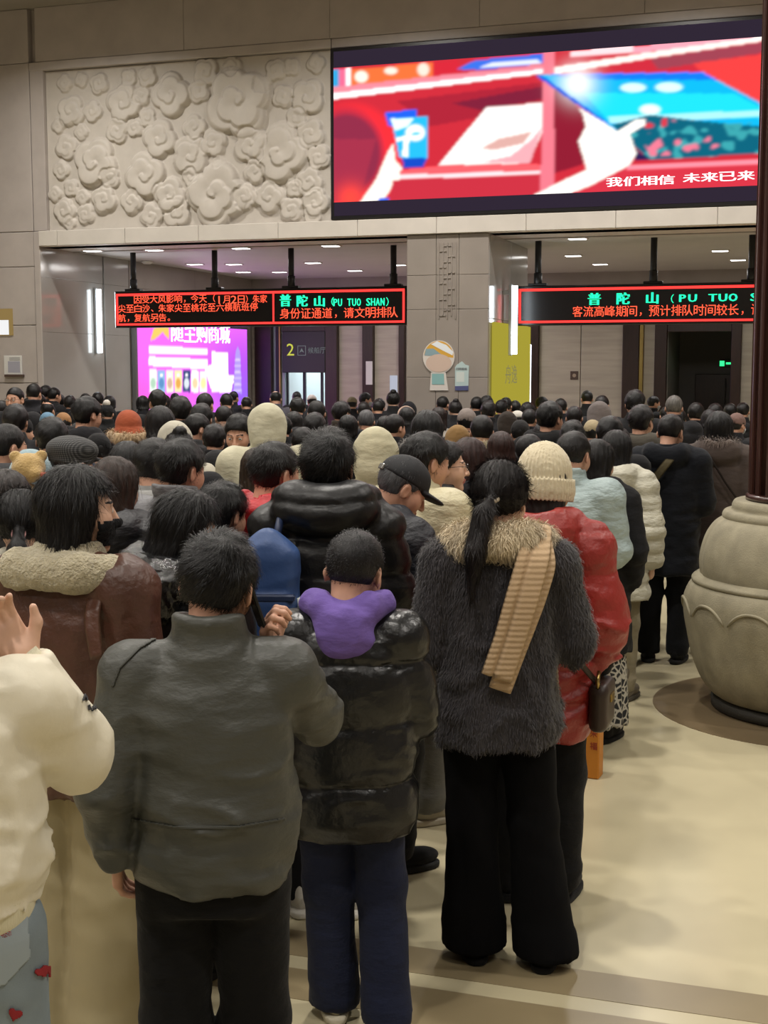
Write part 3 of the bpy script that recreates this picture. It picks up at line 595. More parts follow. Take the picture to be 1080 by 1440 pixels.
MB().lathe(smooth_prof([(0.640, 0.78), (0.650, 0.84), (0.645, 0.92), (0.615, 1.02), (0.57, 1.09), (0.52, 1.125)]), 160, fn=lob(14, .022, PI/14, .76, 1.12)).build('upper_lotus', CONC, base, True)
MB().lathe(smooth_prof([(0.52, 1.115), (0.525, 1.14), (0.51, 1.165), (0.475, 1.17), (0.47, 1.20), (0.455, 1.225), (0.43, 1.228)], 4), 96).build('neck_moulding', CONC, base, True)
for k in range(14):    # raised petal rims on the lower lotus
    a0 = 2*PI*(k + .5)/14; pts = []
    for i in range(13):
        t = -1 + 2*i/12; a = a0 + t*PI/14*.92; z = .655 - .085*abs(t)**2.2; rr = .742 - .006*abs(t)
        pts.append((rr*math.cos(a), rr*math.sin(a), z))
    MB().tube(pts, [.004] + [.009]*11 + [.004], 6).build('petal_rim', CONC, base, True)
col = empty('wooden_column', (PC[0], PC[1], 1.228)); tag(col, 'dark red-brown wooden column rising from the stone base', 'column')
CW = mat('column_wood', '3a211c', 0.28, noise=(5, 0.22), stretch=(5, 5, .5), bump=(40, .05, .004), coat=.3)
MB().lathe([(.362, 0), (.362, 5.88)], 64).build('shaft', CW, col, True)
for k in range(24):
    a = 2*PI*k/24; r_ = .364
    q = MB().bbox((-.018, -.016, 0), (.018, .02, 5.87), .008).build('batten', CW, col); q.location = (r_*math.cos(a), r_*math.sin(a), 0); q.rotation_euler = (0, 0, a)
MB().lathe([(.37, 0), (.395, .005), (.395, .03), (.37, .04)], 64).build('base_ring', CW, col, True)
# ------------------------------------------------------------------ sculpting kit: distance fields meshed by surface nets
f4 = np.float32
def rc(P, a, b, r1, r2):
    X, Y, Z = P; a = [f4(v) for v in a]; d = [f4(b[i] - a[i]) for i in range(3)]; L = max(d[0]**2 + d[1]**2 + d[2]**2, f4(1e-9))
    t = np.clip(((X - a[0])*d[0] + (Y - a[1])*d[1] + (Z - a[2])*d[2])/L, 0, 1)
    return np.sqrt((X - a[0] - t*d[0])**2 + (Y - a[1] - t*d[1])**2 + (Z - a[2] - t*d[2])**2) - (f4(r1) + f4(r2 - r1)*t)
def ell(P, c, r):
    X, Y, Z = P; x, y, z = (X - f4(c[0])), (Y - f4(c[1])), (Z - f4(c[2])); r = [f4(v) for v in r]
    k0 = np.sqrt((x/r[0])**2 + (y/r[1])**2 + (z/r[2])**2); k1 = np.sqrt((x/r[0]**2)**2 + (y/r[1]**2)**2 + (z/r[2]**2)**2)
    return k0*(k0 - 1)/np.maximum(k1, f4(1e-4))
def rbox(P, c, h, r):
    q = [np.abs(P[i] - f4(c[i])) - f4(h[i] - r) for i in range(3)]
    return np.sqrt(np.maximum(q[0], 0)**2 + np.maximum(q[1], 0)**2 + np.maximum(q[2], 0)**2) + np.minimum(np.maximum(np.maximum(q[0], q[1]), q[2]), 0) - f4(r)
def smin(a, b, k):
    h = np.clip(f4(.5) + f4(.5/k)*(b - a), 0, 1); return b + (a - b)*h - f4(k)*h*(1 - h)
def smax(a, b, k): return -smin(-a, -b, k)
def chain(P, pts, rad, k=.02):
    d = None
    for i in range(len(pts) - 1):
        q = rc(P, pts[i], pts[i+1], rad[i], rad[i+1]); d = q if d is None else smin(d, q, k)
    return d
def column(P, tab, n=2.4):
    """tab: rows (z, a, b, cx, cy) rising; elliptic column whose half widths follow the table"""
    X, Y, Z = P; t = np.array(tab, np.float64); z = Z.ravel(); g = lambda i: np.interp(z, t[:, 0], t[:, i]).astype(f4)[None, None, :]
    a, b, cx, cy = g(1), g(2), g(3), g(4)
    k = (np.abs((X - cx)/a)**f4(n) + np.abs((Y - cy)/b)**f4(n))**f4(1/n)
    d = (k - 1)*np.minimum(a, b)
    return np.maximum(np.maximum(d, Z - f4(t[-1, 0])), f4(t[0, 0]) - Z)
_rs = np.random.RandomState(11); _LAT = _rs.rand(32, 32, 32).astype(f4)
def vnoise(p):
    """value noise, p (N,3)"""
    i = np.floor(p).astype(np.int64); f = (p - i).astype(f4); f = f*f*(3 - 2*f); i &= 31; j = (i + 1) & 31
    def L(a, b, c): return _LAT[a, b, c]
    x0, y0, z0, x1, y1, z1 = i[:, 0], i[:, 1], i[:, 2], j[:, 0], j[:, 1], j[:, 2]; fx, fy, fz = f[:, 0], f[:, 1], f[:, 2]
    a = L(x0,y0,z0)*(1-fx) + L(x1,y0,z0)*fx; b = L(x0,y1,z0)*(1-fx) + L(x1,y1,z0)*fx
    c = L(x0,y0,z1)*(1-fx) + L(x1,y0,z1)*fx; d = L(x0,y1,z1)*(1-fx) + L(x1,y1,z1)*fx
    return (a*(1-fy) + b*fy)*(1-fz) + (c*(1-fy) + d*fy)*fz
def folds(p, sc, seed=0.0, warp=.5):
    """ridged folds; sc = frequency per axis"""
    q = p*np.array(sc, f4) + f4(seed)
    w = vnoise(q*f4(.5) + 7.3) - .5
    q2 = q + np.stack([w*warp*2, w*warp, w*warp*3], 1).astype(f4)
    r = 1 - np.abs(2*vnoise(q2) - 1)
    return r**2 + .35*(1 - np.abs(2*vnoise(q2*f4(2.1) + 3.1) - 1))
def sculpt(f, lo, hi, h, disp=None, band=.05):
    ax = [np.arange(lo[i], hi[i] + h, h, dtype=f4) for i in range(3)]
    P = (ax[0][:, None, None], ax[1][None, :, None], ax[2][None, None, :])
    D = np.broadcast_to(f(P), tuple(len(a) for a in ax)).astype(f4).copy()
    if disp is not None:
        m = np.abs(D) < band; ix = np.argwhere(m)
        pts = np.stack([ax[0][ix[:, 0]], ax[1][ix[:, 1]], ax[2][ix[:, 2]]], 1)
        D[m] -= disp(pts).astype(f4)
    D[0] = np.maximum(D[0], 1e-3); D[-1] = np.maximum(D[-1], 1e-3); D[:, 0] = np.maximum(D[:, 0], 1e-3); D[:, -1] = np.maximum(D[:, -1], 1e-3); D[:, :, 0] = np.maximum(D[:, :, 0], 1e-3); D[:, :, -1] = np.maximum(D[:, :, -1], 1e-3)
    S = D < 0
    cnt = np.zeros(tuple(s - 1 for s in S.shape), np.int8)
    for a in (0, 1):
        for b in (0, 1):
            for c in (0, 1): cnt += S[a:a + cnt.shape[0], b:b + cnt.shape[1], c:c + cnt.shape[2]]
    act = np.argwhere((cnt > 0) & (cnt < 8)); ids = np.full(cnt.shape, -1, np.int64); ids[act[:, 0], act[:, 1], act[:, 2]] = np.arange(len(act))
    acc = np.zeros((len(act), 3), f4); num = np.zeros(len(act), f4)
    for ax_ in range(3):
        u, w = (ax_ + 1) % 3, (ax_ + 2) % 3
        for a in (0, 1):
            for b in (0, 1):
                o0 = np.zeros(3, int); o0[u] = a; o0[w] = b; o1 = o0.copy(); o1[ax_] = 1
                i0, i1 = act + o0, act + o1; d0, d1 = D[tuple(i0.T)], D[tuple(i1.T)]; m = (d0 < 0) != (d1 < 0)
                t = np.where(m, d0/np.where(m, d0 - d1, 1), 0)
                q = np.tile(o0.astype(f4), (len(act), 1)); q[:, ax_] = t; acc += q*m[:, None]; num += m
    V = (act + acc/num[:, None])*f4(h) + np.array([a[0] for a in ax], f4)
    Fs = []
    for ax_ in range(3):
        u, w = (ax_ + 1) % 3, (ax_ + 2) % 3
        s0 = [slice(None)]*3; s1 = [slice(None)]*3; s0[ax_] = slice(0, -1); s1[ax_] = slice(1, None)
        A, B = S[tuple(s0)], S[tuple(s1)]; e = np.argwhere(A != B); e = e[(e[:, u] > 0) & (e[:, w] > 0) & (e[:, u] < S.shape[u] - 1) & (e[:, w] < S.shape[w] - 1)]
        q = []
        for (a, b) in ((1, 1), (0, 1), (0, 0), (1, 0)):
            c = e.copy(); c[:, u] -= a; c[:, w] -= b; q.append(ids[tuple(c.T)])
        q = np.stack(q, 1); ins = A[tuple(e.T)]; q[~ins] = q[~ins][:, ::-1]; Fs.append(q)
    return V.astype(f4), np.concatenate(Fs)
def vnormals(V, Fq):
    n = np.zeros_like(V); a = V[Fq[:, 2]] - V[Fq[:, 0]]; b = V[Fq[:, 3]] - V[Fq[:, 1]]; c = np.cross(a, b)
    for k in range(4): np.add.at(n, Fq[:, k], c)
    return n/np.maximum(np.linalg.norm(n, axis=1, keepdims=True), 1e-9)
def relax(V, Fq, it=2):
    for _ in range(it):
        s = np.zeros_like(V); c = np.zeros(len(V), f4)
        for a, b in ((0, 1), (1, 2), (2, 3), (3, 0)):
            np.add.at(s, Fq[:, a], V[Fq[:, b]]); np.add.at(c, Fq[:, a], 1); np.add.at(s, Fq[:, b], V[Fq[:, a]]); np.add.at(c, Fq[:, b], 1)
        V = .5*V + .5*s/np.maximum(c, 1)[:, None]
    return V.astype(f4)
def strands(V, N, n, flow, length, width, lift, seed=0, mask=None):
    """fine tapering strands rooted on a surface: flow(P,N)->direction; returns verts and quads (degenerate-free)"""
    rg = np.random.RandomState(seed); idx = np.arange(len(V)) if mask is None else np.where(mask)[0]
    pick = idx[rg.randint(0, len(idx), n)]; P = V[pick] + rg.normal(0, .004, (n, 3)); Nn = N[pick]
    d = flow(P, Nn) + rg.normal(0, .22, (n, 3)); d -= Nn*np.sum(d*Nn, 1, keepdims=True); d /= np.maximum(np.linalg.norm(d, axis=1, keepdims=True), 1e-6)
    L = length*(.6 + .8*rg.rand(n, 1)); s = np.cross(d, Nn); s /= np.maximum(np.linalg.norm(s, axis=1, keepdims=True), 1e-6); lf = lift*rg.rand(n, 1)
    w = width*(.6 + .7*rg.rand(n, 1))
    b0 = P - Nn*.003; m0 = P + d*L*.5 + Nn*(lf*L); t0 = P + d*L + Nn*(lf*L*.9)
    vv = np.stack([b0 - s*w/2, b0 + s*w/2, m0 + s*w*.4, m0 - s*w*.4, t0 + s*w*.08, t0 - s*w*.08], 1).reshape(-1, 3)
    k = np.arange(n)[:, None]*6
    return vv.astype(f4), np.concatenate([k + np.array([[0, 1, 2, 3]]), k + np.array([[3, 2, 4, 5]])])
def join(parts):
    Vs, Fs, n = [], [], 0
    for v, q in parts: Vs.append(v); Fs.append(q + n); n += len(v)
    return np.concatenate(Vs), np.concatenate(Fs)
def xf(V, R, t=(0, 0, 0)): return (V @ np.array(R, f4).T + np.array(t, f4)).astype(f4)
def rot(yaw=0, pitch=0, roll=0):
    """degrees; yaw > 0 turns left (towards -x when facing +y), pitch > 0 looks down, roll > 0 tips to the right"""
    return np.array(Matrix.Rotation(math.radians(yaw), 3, 'Z') @ Matrix.Rotation(math.radians(-pitch), 3, 'X') @ Matrix.Rotation(math.radians(roll), 3, 'Y'))
# ------------------------------------------------------------------ head, hands, trunk (figure 1.70 m tall, facing +y)
NECK = np.array([0, -.012, 1.475], f4)      # pivot of the head; head parts are modelled about it
HC = np.array([0, .022, .105], f4)          # head centre seen from the pivot
def head_sdf(P, fem=False, jaw=1.0):
    P = (P[0] - HC[0], P[1] - HC[1], P[2] - HC[2]); A = (np.abs(P[0]), P[1], P[2]); w = .96 if fem else 1.0
    d = ell(P, (0, -.012, .032), (.077*w, .097, .090)); d = smin(d, ell(P, (0, .030, -.042), (.058*w*jaw, .062, .070)), .035)
    d = smin(d, ell(A, (.040, .050, -.020), (.030, .032, .036)), .03)            # cheeks
    d = smin(d, ell(P, (0, .074, -.098), (.022, .018, .017)), .025)              # chin
    d = smax(d, -ell(A, (.033, .104, .012), (.022, .020, .013)), .018)           # sockets
    d = smin(d, rc(A, (.012, .088, .030), (.045, .074, .030), .009, .008), .014) # brow
    d = smin(d, rc(P, (0, .094, .014), (0, .112, -.026), .0085, .0125), .012)    # nose
    d = smin(d, ell(A, (.012, .099, -.028), (.009, .011, .008)), .008)
    d = smin(d, ell(A, (.033, .0785, .011), (.0145, .0130, .0125)), .004)        # eyeballs and lids
    d = smin(d, ell(P, (0, .0905, -.055), (.024, .012, .007)), .006); d = smin(d, ell(P, (0, .0885, -.066), (.019, .012, .007)), .006)
    e = ell((A[0] - .080*w - A[1]*0 + (P[1] + .01)*.35, P[1] + .012, P[2] + .004 - (P[1] + .012)*.2), (0, 0, 0), (.0085, .021, .033))
    e = smax(e, -ell((A[0] - .088*w + (P[1] + .01)*.35, P[1] + .008, P[2] + .002), (0, 0, 0), (.008, .010, .018)), .006)
    d = smin(d, e, .008)
    return smin(d, chain(P, [(0, -.030, -.05), (0, -.044, -.14), (0, -.048, -.20)], [.052*w, .053*w, .062*w]), .03)
_cache = {}
def head_mesh(res, fem=False, jaw=1.0):
    k = ('head', res, fem, jaw)
    if k not in _cache:
        V, Fq = sculpt(lambda P: head_sdf(P, fem, jaw), (-.12, -.13, -.11), (.12, .17, .24), res); V = relax(V, Fq, 1)
        c = V[Fq].mean(1) - HC; ax = np.abs(c[:, 0]); mi = np.zeros(len(Fq), int)
        mi[(ax < .024) & (c[:, 1] > .082) & (c[:, 2] < -.046) & (c[:, 2] > -.075)] = 1
        eye = np.hypot((ax - .033)/1.35, c[:, 2] - .010); mi[(eye < .0085) & (c[:, 1] > .076)] = 2
        mi[(np.hypot(ax - .033, c[:, 2] - .010) < .0058) & (c[:, 1] > .076)] = 3
        mi[(np.abs(c[:, 2] - .0355 + (ax - .03)**2*3) < .0030) & (ax > .013) & (ax < .052) & (c[:, 1] > .055)] = 4
        _cache[k] = (V, Fq, mi)
    return _cache[k]
def hand_mesh(pose='relaxed', res=.0042):
    """right hand: wrist at origin, fingers along -z, palm facing +x' (towards the thigh is -x for the right), thumb forward (+y)"""
    k = ('hand', pose, res)
    if k in _cache: return _cache[k]
    curl = {'relaxed': (18, 28, 20), 'grip': (62, 75, 50), 'hold': (38, 55, 35), 'open': (4, 8, 6), 'phone': (35, 62, 40)}[pose]
    def f(P):
        d = rbox(P, (0, -.002, -.048), (.013, .038, .046), .013)
        d = smin(d, rc(P, (0, 0, .03), (0, -.002, -.02), .026, .027), .02)
        for i, (y, L, r) in enumerate(((.030, .070, .0088), (.010, .078, .0092), (-.011, .072, .0088), (-.030, .056, .0078))):
            p = np.array([0., y, -.086 - (.004 if i in (1, 2) else 0)]); a = 0; pts = [p - np.array([0, 0, -.02])]; pts.append(p)
            for j, q in enumerate((.46, .30, .24)):
                a += math.radians(curl[j] + i*3); p = p + L*q*np.array([-math.sin(a), (y*.18), -math.cos(a)]); pts.append(p)
            d = smin(d, chain(P, pts, [r*1.1, r*1.08, r, r*.92, r*.78], .004), .006)
        tb = {'grip': ((-.022, .045, -.045), (-.038, .030, -.072)), 'hold': ((-.018, .055, -.055), (-.034, .052, -.082)), 'phone': ((-.02, .056, -.050), (-.030, .060, -.080))}.get(pose, ((-.012, .060, -.058), (-.018, .068, -.088)))
        return smin(d, chain(P, [(-.004, .026, -.016), tb[0], tb[1]], [.015, .0115, .0085], .01), .012)
    V, Fq = sculpt(f, (-.10, -.06, -.20), (.04, .11, .06), res); V = relax(V, Fq, 1)
    _cache[k] = (V, Fq); return _cache[k]
def hand_at(side, elbow, wrist, pose, twist=0.0, bend=0.0, res=.0042):
    """place a hand at the end of a forearm; twist rolls it about the forearm (degrees), bend flexes the wrist to the palm"""
    V, Fq = hand_mesh(pose, res); V = V.copy()
    if side < 0: V[:, 0] *= -1; Fq = Fq[:, ::-1]
    a = Vector(wrist) - Vector(elbow); a.normalize(); z = -a
    y = Vector((0, 1, .15)); y = (y - z*y.dot(z))
    if y.length < .2: y = Vector((side*-.4, .2, 1)); y = y - z*y.dot(z)
    y.normalize(); x = y.cross(z); R = Matrix((x, y, z)).transposed()
    R = R @ Matrix.Rotation(math.radians(twist*side), 3, 'Z') @ Matrix.Rotation(math.radians(bend*side), 3, 'Y')
    return xf(V, R, wrist), Fq
ARMS = {'down': (((.225, -.035, 1.115), (.235, .03, .875), 'relaxed'),)*2,
        'phone': (((.225, .02, 1.11), (.085, .22, 1.17), 'hold'),)*2,
        'pocket': (((.245, -.05, 1.12), (.20, .06, .93), 'relaxed'),)*2,
        'fold': (((.225, .03, 1.12), (.05, .20, 1.10), 'grip'),)*2}
def arms_of(spec):
    """-> [(side, shoulder, elbow, wrist, hand pose, twist, bend)]"""
    a = ARMS[spec] if isinstance(spec, str) else spec; out = []
    for side, (e, w, *h) in zip((1, -1), a):
        if isinstance(spec, str): e = (e[0]*side, e[1], e[2]); w = (w[0]*side, w[1], w[2])
        out.append((side, (.172*side, -.012, 1.375), e, w, h[0] if h else 'relaxed', h[1] if len(h) > 1 else 0, h[2] if len(h) > 2 else 0))
    return out
LEGS = (((.092, 0, .90), (.098, .012, .49), (.10, -.02, .085)), ((-.092, 0, .90), (-.098, .012, .49), (-.10, -.02, .085)))
def body_mesh(arms='down', legs=LEGS, yaw=0, pitch=0, roll=0, fem=False, res=.009, hres=.0075, jaw=1.0, hs=1.0):
    k = ('body', str(arms), str(legs), yaw, pitch, roll, fem, res, hres, jaw, hs)
    if k in _cache: return _cache[k]
    A = arms_of(arms)
    def trunk(P):
        d = column(P, [(.84, .13, .085, 0, 0), (.95, .145, .095, 0, -.005), (1.08, .125, .085, 0, 0), (1.25, .145, .10, 0, 0), (1.35, .145, .09, 0, -.005), (1.40, .10, .065, 0, -.01), (1.46, .05, .05, 0, -.012)])
        d = smin(d, rc(P, (0, -.014, 1.38), (0, -.012, 1.50), .058, .050), .03)
        for (s, sh, e, w, *_) in A: d = smin(d, chain(P, [sh, e, w], [.052, .040, .028], .02), .03)
        for l in legs: d = smin(d, chain(P, l, [.078, .052, .038], .02), .03)
        return d
    V, Fq = sculpt(trunk, (-.48, -.35, .03), (.48, .55, 1.60), .034)
    parts = [(V, Fq)]; mi = [np.zeros(len(Fq), int)]
    hv, hf, hm = head_mesh(res, fem, jaw); parts.append((xf(hv*f4(hs), rot(yaw, pitch, roll), NECK), hf)); mi.append(hm)
    for (s, sh, e, w, pose, tw, bd) in A: q = hand_at(s, e, w, pose, tw, bd, hres); parts.append(q); mi.append(np.zeros(len(q[1]), int))
    V, Fq = join(parts)
    me = make_mesh('body', V, Fq, [SKIN2 if fem else SKIN, LIP, EYEW, IRIS, BROW], True, np.concatenate(mi)); _cache[k] = me; return me
# ------------------------------------------------------------------ hair and headgear (about the head pivot)
def skull(P, g, gz=None):
    Q = (P[0] - HC[0], P[1] - HC[1], P[2] - HC[2]); return ell(Q, (0, -.014, .036), (.077 + g, .098 + g, .090 + (gz or g)))
def hair_mesh(kind, res=.008, n=0, seed=1, tail=(0, 0)):
    k = ('hair', kind, res, n, seed, tail)
    if k in _cache: return _cache[k]
    def Q(P): return (P[0] - HC[0], P[1] - HC[1], P[2] - HC[2])
    def cut(P, y0, z0, y1, z1):   # keep above the line through (y0,z0) front and (y1,z1) nape
        q = Q(P); L = math.hypot(y0 - y1, z0 - z1); ny, nz = -(z0 - z1)/L, (y0 - y1)/L
        return -((q[1] - y0)*ny + (q[2] - z0)*nz)
    tx, ty = tail
    def f(P):
        q = Q(P); A = (np.abs(q[0]), q[1], q[2])
        if kind in ('short', 'messy', 'thick', 'buzz', 'bald'):
            g = {'short': .008, 'messy': .012, 'thick': .016, 'buzz': .005, 'bald': .005}[kind]
            d = smax(skull(P, g, g*1.2), cut(P, .082, .072, -.085, -.078 if kind != 'thick' else -.092), .012)
            sb = smax(skull(P, g*.55), cut(P, .10, .052, -.04, -.10), .01)       # temples
            sb = smax(sb, q[1] - .035, .01)
            d = smin(d, smax(sb, -(q[2] + .045), .01), .012)
            d = smax(d, -ell(A, (.092, -.010, -.008), (.030, .027, .040)), .008)
            if kind == 'bald': d = smax(d, -ell(q, (0, -.02, .13), (.06, .075, .06)), .01)
        else:
            d = smax(skull(P, .017, .018), smax(q[1] - .055, -(q[2] - .045), .01) if kind not in ('pony', 'bun') else cut(P, .078, .075, -.09, -.075), .012)
            face = np.maximum(np.maximum(A[0] - .062 - .08*np.clip((q[1] - .02)/.03, 0, 1), .030 - q[1]), q[2] - .070)
            if kind in ('long', 'bob', 'lob', 'halfup'):
                bot = {'long': -.36, 'bob': -.12, 'lob': -.19, 'halfup': -.33}[kind]
                tab = [(bot, .055, .022, 0, -.085), (bot + .05, .085, .038, 0, -.080), (-.10, .099, .062, 0, -.052), (0, .098, .088, 0, -.025), (.06, .088, .088, 0, -.018)]
                tab = [(z + HC[2], a, b, HC[0], c + HC[1]) for z, a, b, _, c in tab]
                c = column(P, tab, 2.2); d = smin(skull(P, .018), c, .02); d = smax(d, -face, .02)
            if kind in ('pony', 'lowpony'):
                d = smin(d, ell(q, (0, -.118, .01 + ty), (.022, .024, .024)), .01)
                d = smin(d, chain(q, [(0, -.12, .008 + ty), (tx*.25, -.175, -.05 + ty), (tx*.7, -.20, -.17 + ty), (tx, -.185, -.32 + ty)], [.018, .032, .032, .008], .01), .008)
            if kind == 'bun': d = smin(d, ell(q, (0, -.075, .125), (.042, .042, .038)), .01)
        return d
    def disp(p):
        if kind == 'buzz': return np.zeros(len(p))
        if kind in ('long', 'bob', 'lob', 'halfup', 'pony', 'lowpony', 'bun'):
            a = np.arctan2(p[:, 0], -(p[:, 1]) + .03); return .0035*np.sin(a*26 + 5*vnoise(p*14)) + .006*(vnoise(p*np.array([30, 30, 5], f4)) - .5)
        return {'short': .006, 'messy': .012, 'thick': .013}.get(kind, .004)*(vnoise(p*np.array([42, 42, 30], f4)) + .5*vnoise(p*90) - .8)
    V, Fq = sculpt(f, (-.22, -.27, -.40), (.22, .15, .27), res, disp); V = relax(V, Fq, 1)
    if n:
        N = vnormals(V, Fq); crown = np.array([.012, -.06, .225])
        def flow(P, Nn):
            if kind in ('pony', 'lowpony', 'bun'):
                tie = np.array([0, -.12 + HC[1], .01 + ty + HC[2]]) if kind != 'bun' else np.array([0, -.07, .22]); d = tie - P; tl = (P[:, 1] < -.108); d[tl] = np.array([tx*.3, 0, -1.]); return d/np.maximum(np.linalg.norm(d, axis=1, keepdims=True), 1e-6)
            if kind in ('long', 'bob', 'lob', 'halfup'): d = np.array([0, -.1, -1.]) + .6*(P - crown); return d/np.linalg.norm(d, axis=1, keepdims=True)
            d = P - crown; d = d/np.maximum(np.linalg.norm(d, axis=1, keepdims=True), 1e-6); sw = np.cross(d, Nn)*.6; return d + sw
        ln = {'short': .018, 'messy': .026, 'thick': .030, 'buzz': .005, 'pony': .042, 'lowpony': .042, 'bun': .035}.get(kind, .052); lift = {'short': .12, 'messy': .22, 'thick': .16, 'buzz': .25}.get(kind, .02)
        V, Fq = join([(V, Fq), strands(V, N, n, flow, ln, .0015 if ln > .02 else .0012, lift, seed)])
    me = make_mesh('hair', V, Fq, []); _cache[k] = me; return me
def hat_mesh(kind, res=.007):
    k = ('hat', kind, res)
    if k in _cache: return _cache[k]
    def f(P):
        q = (P[0] - HC[0], P[1] - HC[1], P[2] - HC[2]); A = (np.abs(q[0]), q[1], q[2])
        if kind == 'beanie':
            d = ell(q, (0, -.016, .060), (.098, .118, .125)); d = smax(d, -(q[2] - .0), .01); d = smax(d, -ell(q, (0, -.014, .03), (.083, .104, .10)), .004)
            band = column((q[0], q[1], q[2]), [(-.035, .107, .124, 0, -.014), (0, .112, .130, 0, -.016), (.045, .108, .127, 0, -.016)], 2.1)
            band = smax(band, -column((q[0], q[1], q[2]), [(-.05, .086, .106, 0, -.014), (.06, .086, .106, 0, -.014)], 2.1), .004)
            return smin(d, band, .006)
        if kind == 'knit':
            d = ell(q, (0, -.014, .048), (.090, .110, .102)); d = smax(d, -(q[2] - .005 + q[1]*.15), .012); return smax(d, -ell(q, (0, -.014, .03), (.080, .100, .092)), .004)
        if kind == 'cap':
            d = ell(q, (0, -.014, .048), (.091, .111, .095)); d = smax(d, -(q[2] - .034 + q[1]*.05), .008)
            b = smax(ell(q, (0, .10, .030), (.078, .085, .014)), -(q[1] - .055), .006); return smin(d, b, .006)
        if kind == 'beret':
            d = ell(q, (0, -.008, .075), (.112, .132, .068)); d = smax(d, -(q[2] - .028), .02); b = smax(ell(q, (0, .10, .034), (.075, .06, .014)), -(q[1] - .05), .006)
            return smin(smin(d, column((q[0], q[1], q[2]), [(.012, .090, .110, 0, -.014), (.05, .092, .112, 0, -.014)], 2.1), .02), b, .008)
        if kind == 'bucket':
            d = ell(q, (0, -.014, .055), (.094, .113, .105)); d = smax(d, -(q[2] - .02), .01)
            br = column((q[0], q[1], q[2]), [(-.035, .135, .155, 0, -.014), (.03, .097, .117, 0, -.014)], 2.1); br = smax(br, -column((q[0], q[1], q[2]), [(-.045, .126, .146, 0, -.014), (.02, .088, .108, 0, -.014)], 2.1), .003)
            return smin(d, br, .008)
    def disp(p):
        if kind == 'beanie':
            a = np.arctan2(p[:, 0], p[:, 1]); return .0034*np.cos(a*44) + .003*(vnoise(p*18) - .5)
        return .004*(vnoise(p*20) - .5)
    V, Fq = sculpt(f, (-.19, -.21, -.02), (.19, .24, .34), res if kind != 'beanie' else .0052, disp)
    me = make_mesh('hat', V, Fq, []); _cache[k] = me; return me
